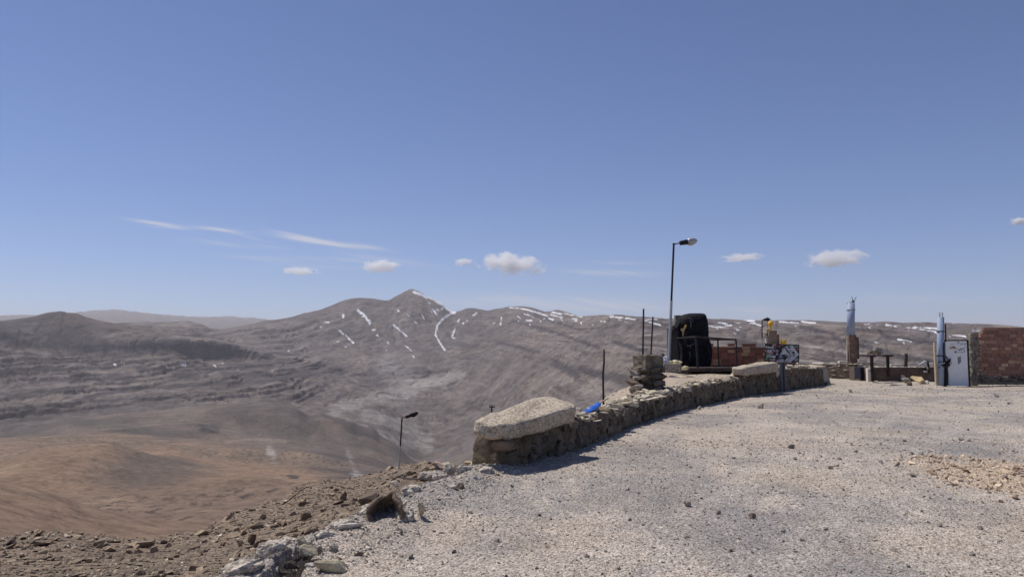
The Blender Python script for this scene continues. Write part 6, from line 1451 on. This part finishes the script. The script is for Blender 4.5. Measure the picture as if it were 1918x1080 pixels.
for i, q6 in enumerate(FS):
    px, py, w, h, D = q6[:5]
    p = W(px, py, D) if py is not None else Vector(((px - CX) / F_PX * D, D, q6[5] + .0)); s = min(w / F_PX * D, .42)
    o = bpy.data.objects.new('crest_stone', SLABS[i % 9].copy()); o.data.materials[0] = [M_GREYROCK, M_PALEROCK, M_CREST, M_PALEROCK][i % 4]; col.link(o)
    o.location = p + Vector((0, .05, 0)); o.scale = (s, s, h / F_PX * D * 2.2); o.rotation_euler = (rng.normal(0, .12), rng.normal(0, .12), rng.uniform(-.5, .9))
    tag(o, 'flat loose stone lying on the crest of the low wall', 'stone', 'loose stones on the wall crest')

# ================================================================== clouds (lit by the sun, far beyond the haze)
def cloud_mat(seed, dens, size):
    m = NT('cloud_vapour'); m.t.nodes.remove(m.b); c = m.n('ShaderNodeTexCoord'); ln = m.n('ShaderNodeVectorMath', operation='LENGTH'); m.l(c.outputs['Object'], ln.inputs[0])
    mp = m.n('ShaderNodeMapping'); m.l(c.outputs['Object'], mp.inputs[0]); mp.inputs['Location'].default_value = (seed * 3.1, seed * 1.7, seed); mp.inputs['Scale'].default_value = (2.6, 1.0, 1.3)
    nz_ = m.noise(mp.outputs[0], 1.2, 6, .6)
    g = m.math('ADD', m.math('SUBTRACT', 1.0, ln.outputs['Value']), m.math('MULTIPLY', m.math('SUBTRACT', nz_.outputs[0], .52), 2.1))
    a = m.n('ShaderNodeMapRange'); a.interpolation_type = 'SMOOTHSTEP'; m.l(g, a.inputs[0]); a.inputs[1].default_value = .05; a.inputs[2].default_value = .6; a.inputs[3].default_value = 0; a.inputs[4].default_value = dens / size
    pv = m.n('ShaderNodeVolumePrincipled'); pv.inputs['Color'].default_value = (1, 1, 1, 1); pv.inputs['Anisotropy'].default_value = .35; m.l(a.outputs[0], pv.inputs['Density']); m.l(pv.outputs[0], m.out.inputs['Volume'])
    return m.m
CL = [(955, 494, 118, 34, 6, .9, 'p', 'largest white puffy cloud right of the snowy peak'), (1565, 484, 100, 28, -2, .9, 'p', 'white flat based cloud above the blue pipe column'), (1390, 482, 72, 13, -2, .6, 'p', 'thin white cloud right of the tall street lamp'),
      (714, 498, 66, 20, -3, .7, 'p', 'soft white cloud above the snowy peak'), (563, 508, 62, 13, 1, .55, 'p', 'small faint cloud left of the snowy peak'), (868, 491, 34, 12, -4, .5, 'p', 'small faint cloud left of the largest cloud'),
      (1909, 414, 26, 13, 6, .9, 'p', 'small white cloud at the right edge of the sky')]
for i, (px, py, w, h, tl_, dn, kd, lb) in enumerate(CL):
    D = 42000.0; p = W(px, py, D); bm = bmesh.new(); bmesh.ops.create_uvsphere(bm, u_segments=48, v_segments=24, radius=1.0)
    o = bm_obj('cloud', bm, cloud_mat(i + 1, dn * 9, w * .3 / F_PX * D * 2), None, True, p)
    o.scale = (w * .62 / F_PX * D, w * .3 / F_PX * D, h * .72 / F_PX * D); o.rotation_euler = (math.asin((p.z - EYE) / p.length) * 0, R(tl_), -math.atan2(p.x, p.y))
    tag(o, lb, 'cloud')
# ================================================================== haze
hz = bpy.data.materials.new('haze_air'); hz.use_nodes = True; nt = hz.node_tree; nt.nodes.remove(nt.nodes['Principled BSDF'])
pv = nt.nodes.new('ShaderNodeVolumePrincipled'); pv.inputs['Color'].default_value = (.93, .92, .97, 1); pv.inputs['Density'].default_value = 2.5e-5; pv.inputs['Anisotropy'].default_value = .2
nt.links.new(pv.outputs[0], nt.nodes['Material Output'].inputs['Volume'])
zlo = float(TZ.min()) - 5; zhi = max(float(TZ.max()), 8) + 15
bm = bmesh.new(); add_box(bm, (0, 30000, (zlo + zhi) / 2), (260000, 70000, zhi - zlo)); HZ = bm_obj('haze', bm, hz); tag(HZ, 'thin bluish haze filling the valley air', 'haze', None, 'stuff')
for o in S.objects:
    if o.parent is None and 'category' in o and 'kind' not in o: o['kind'] = 'thing'
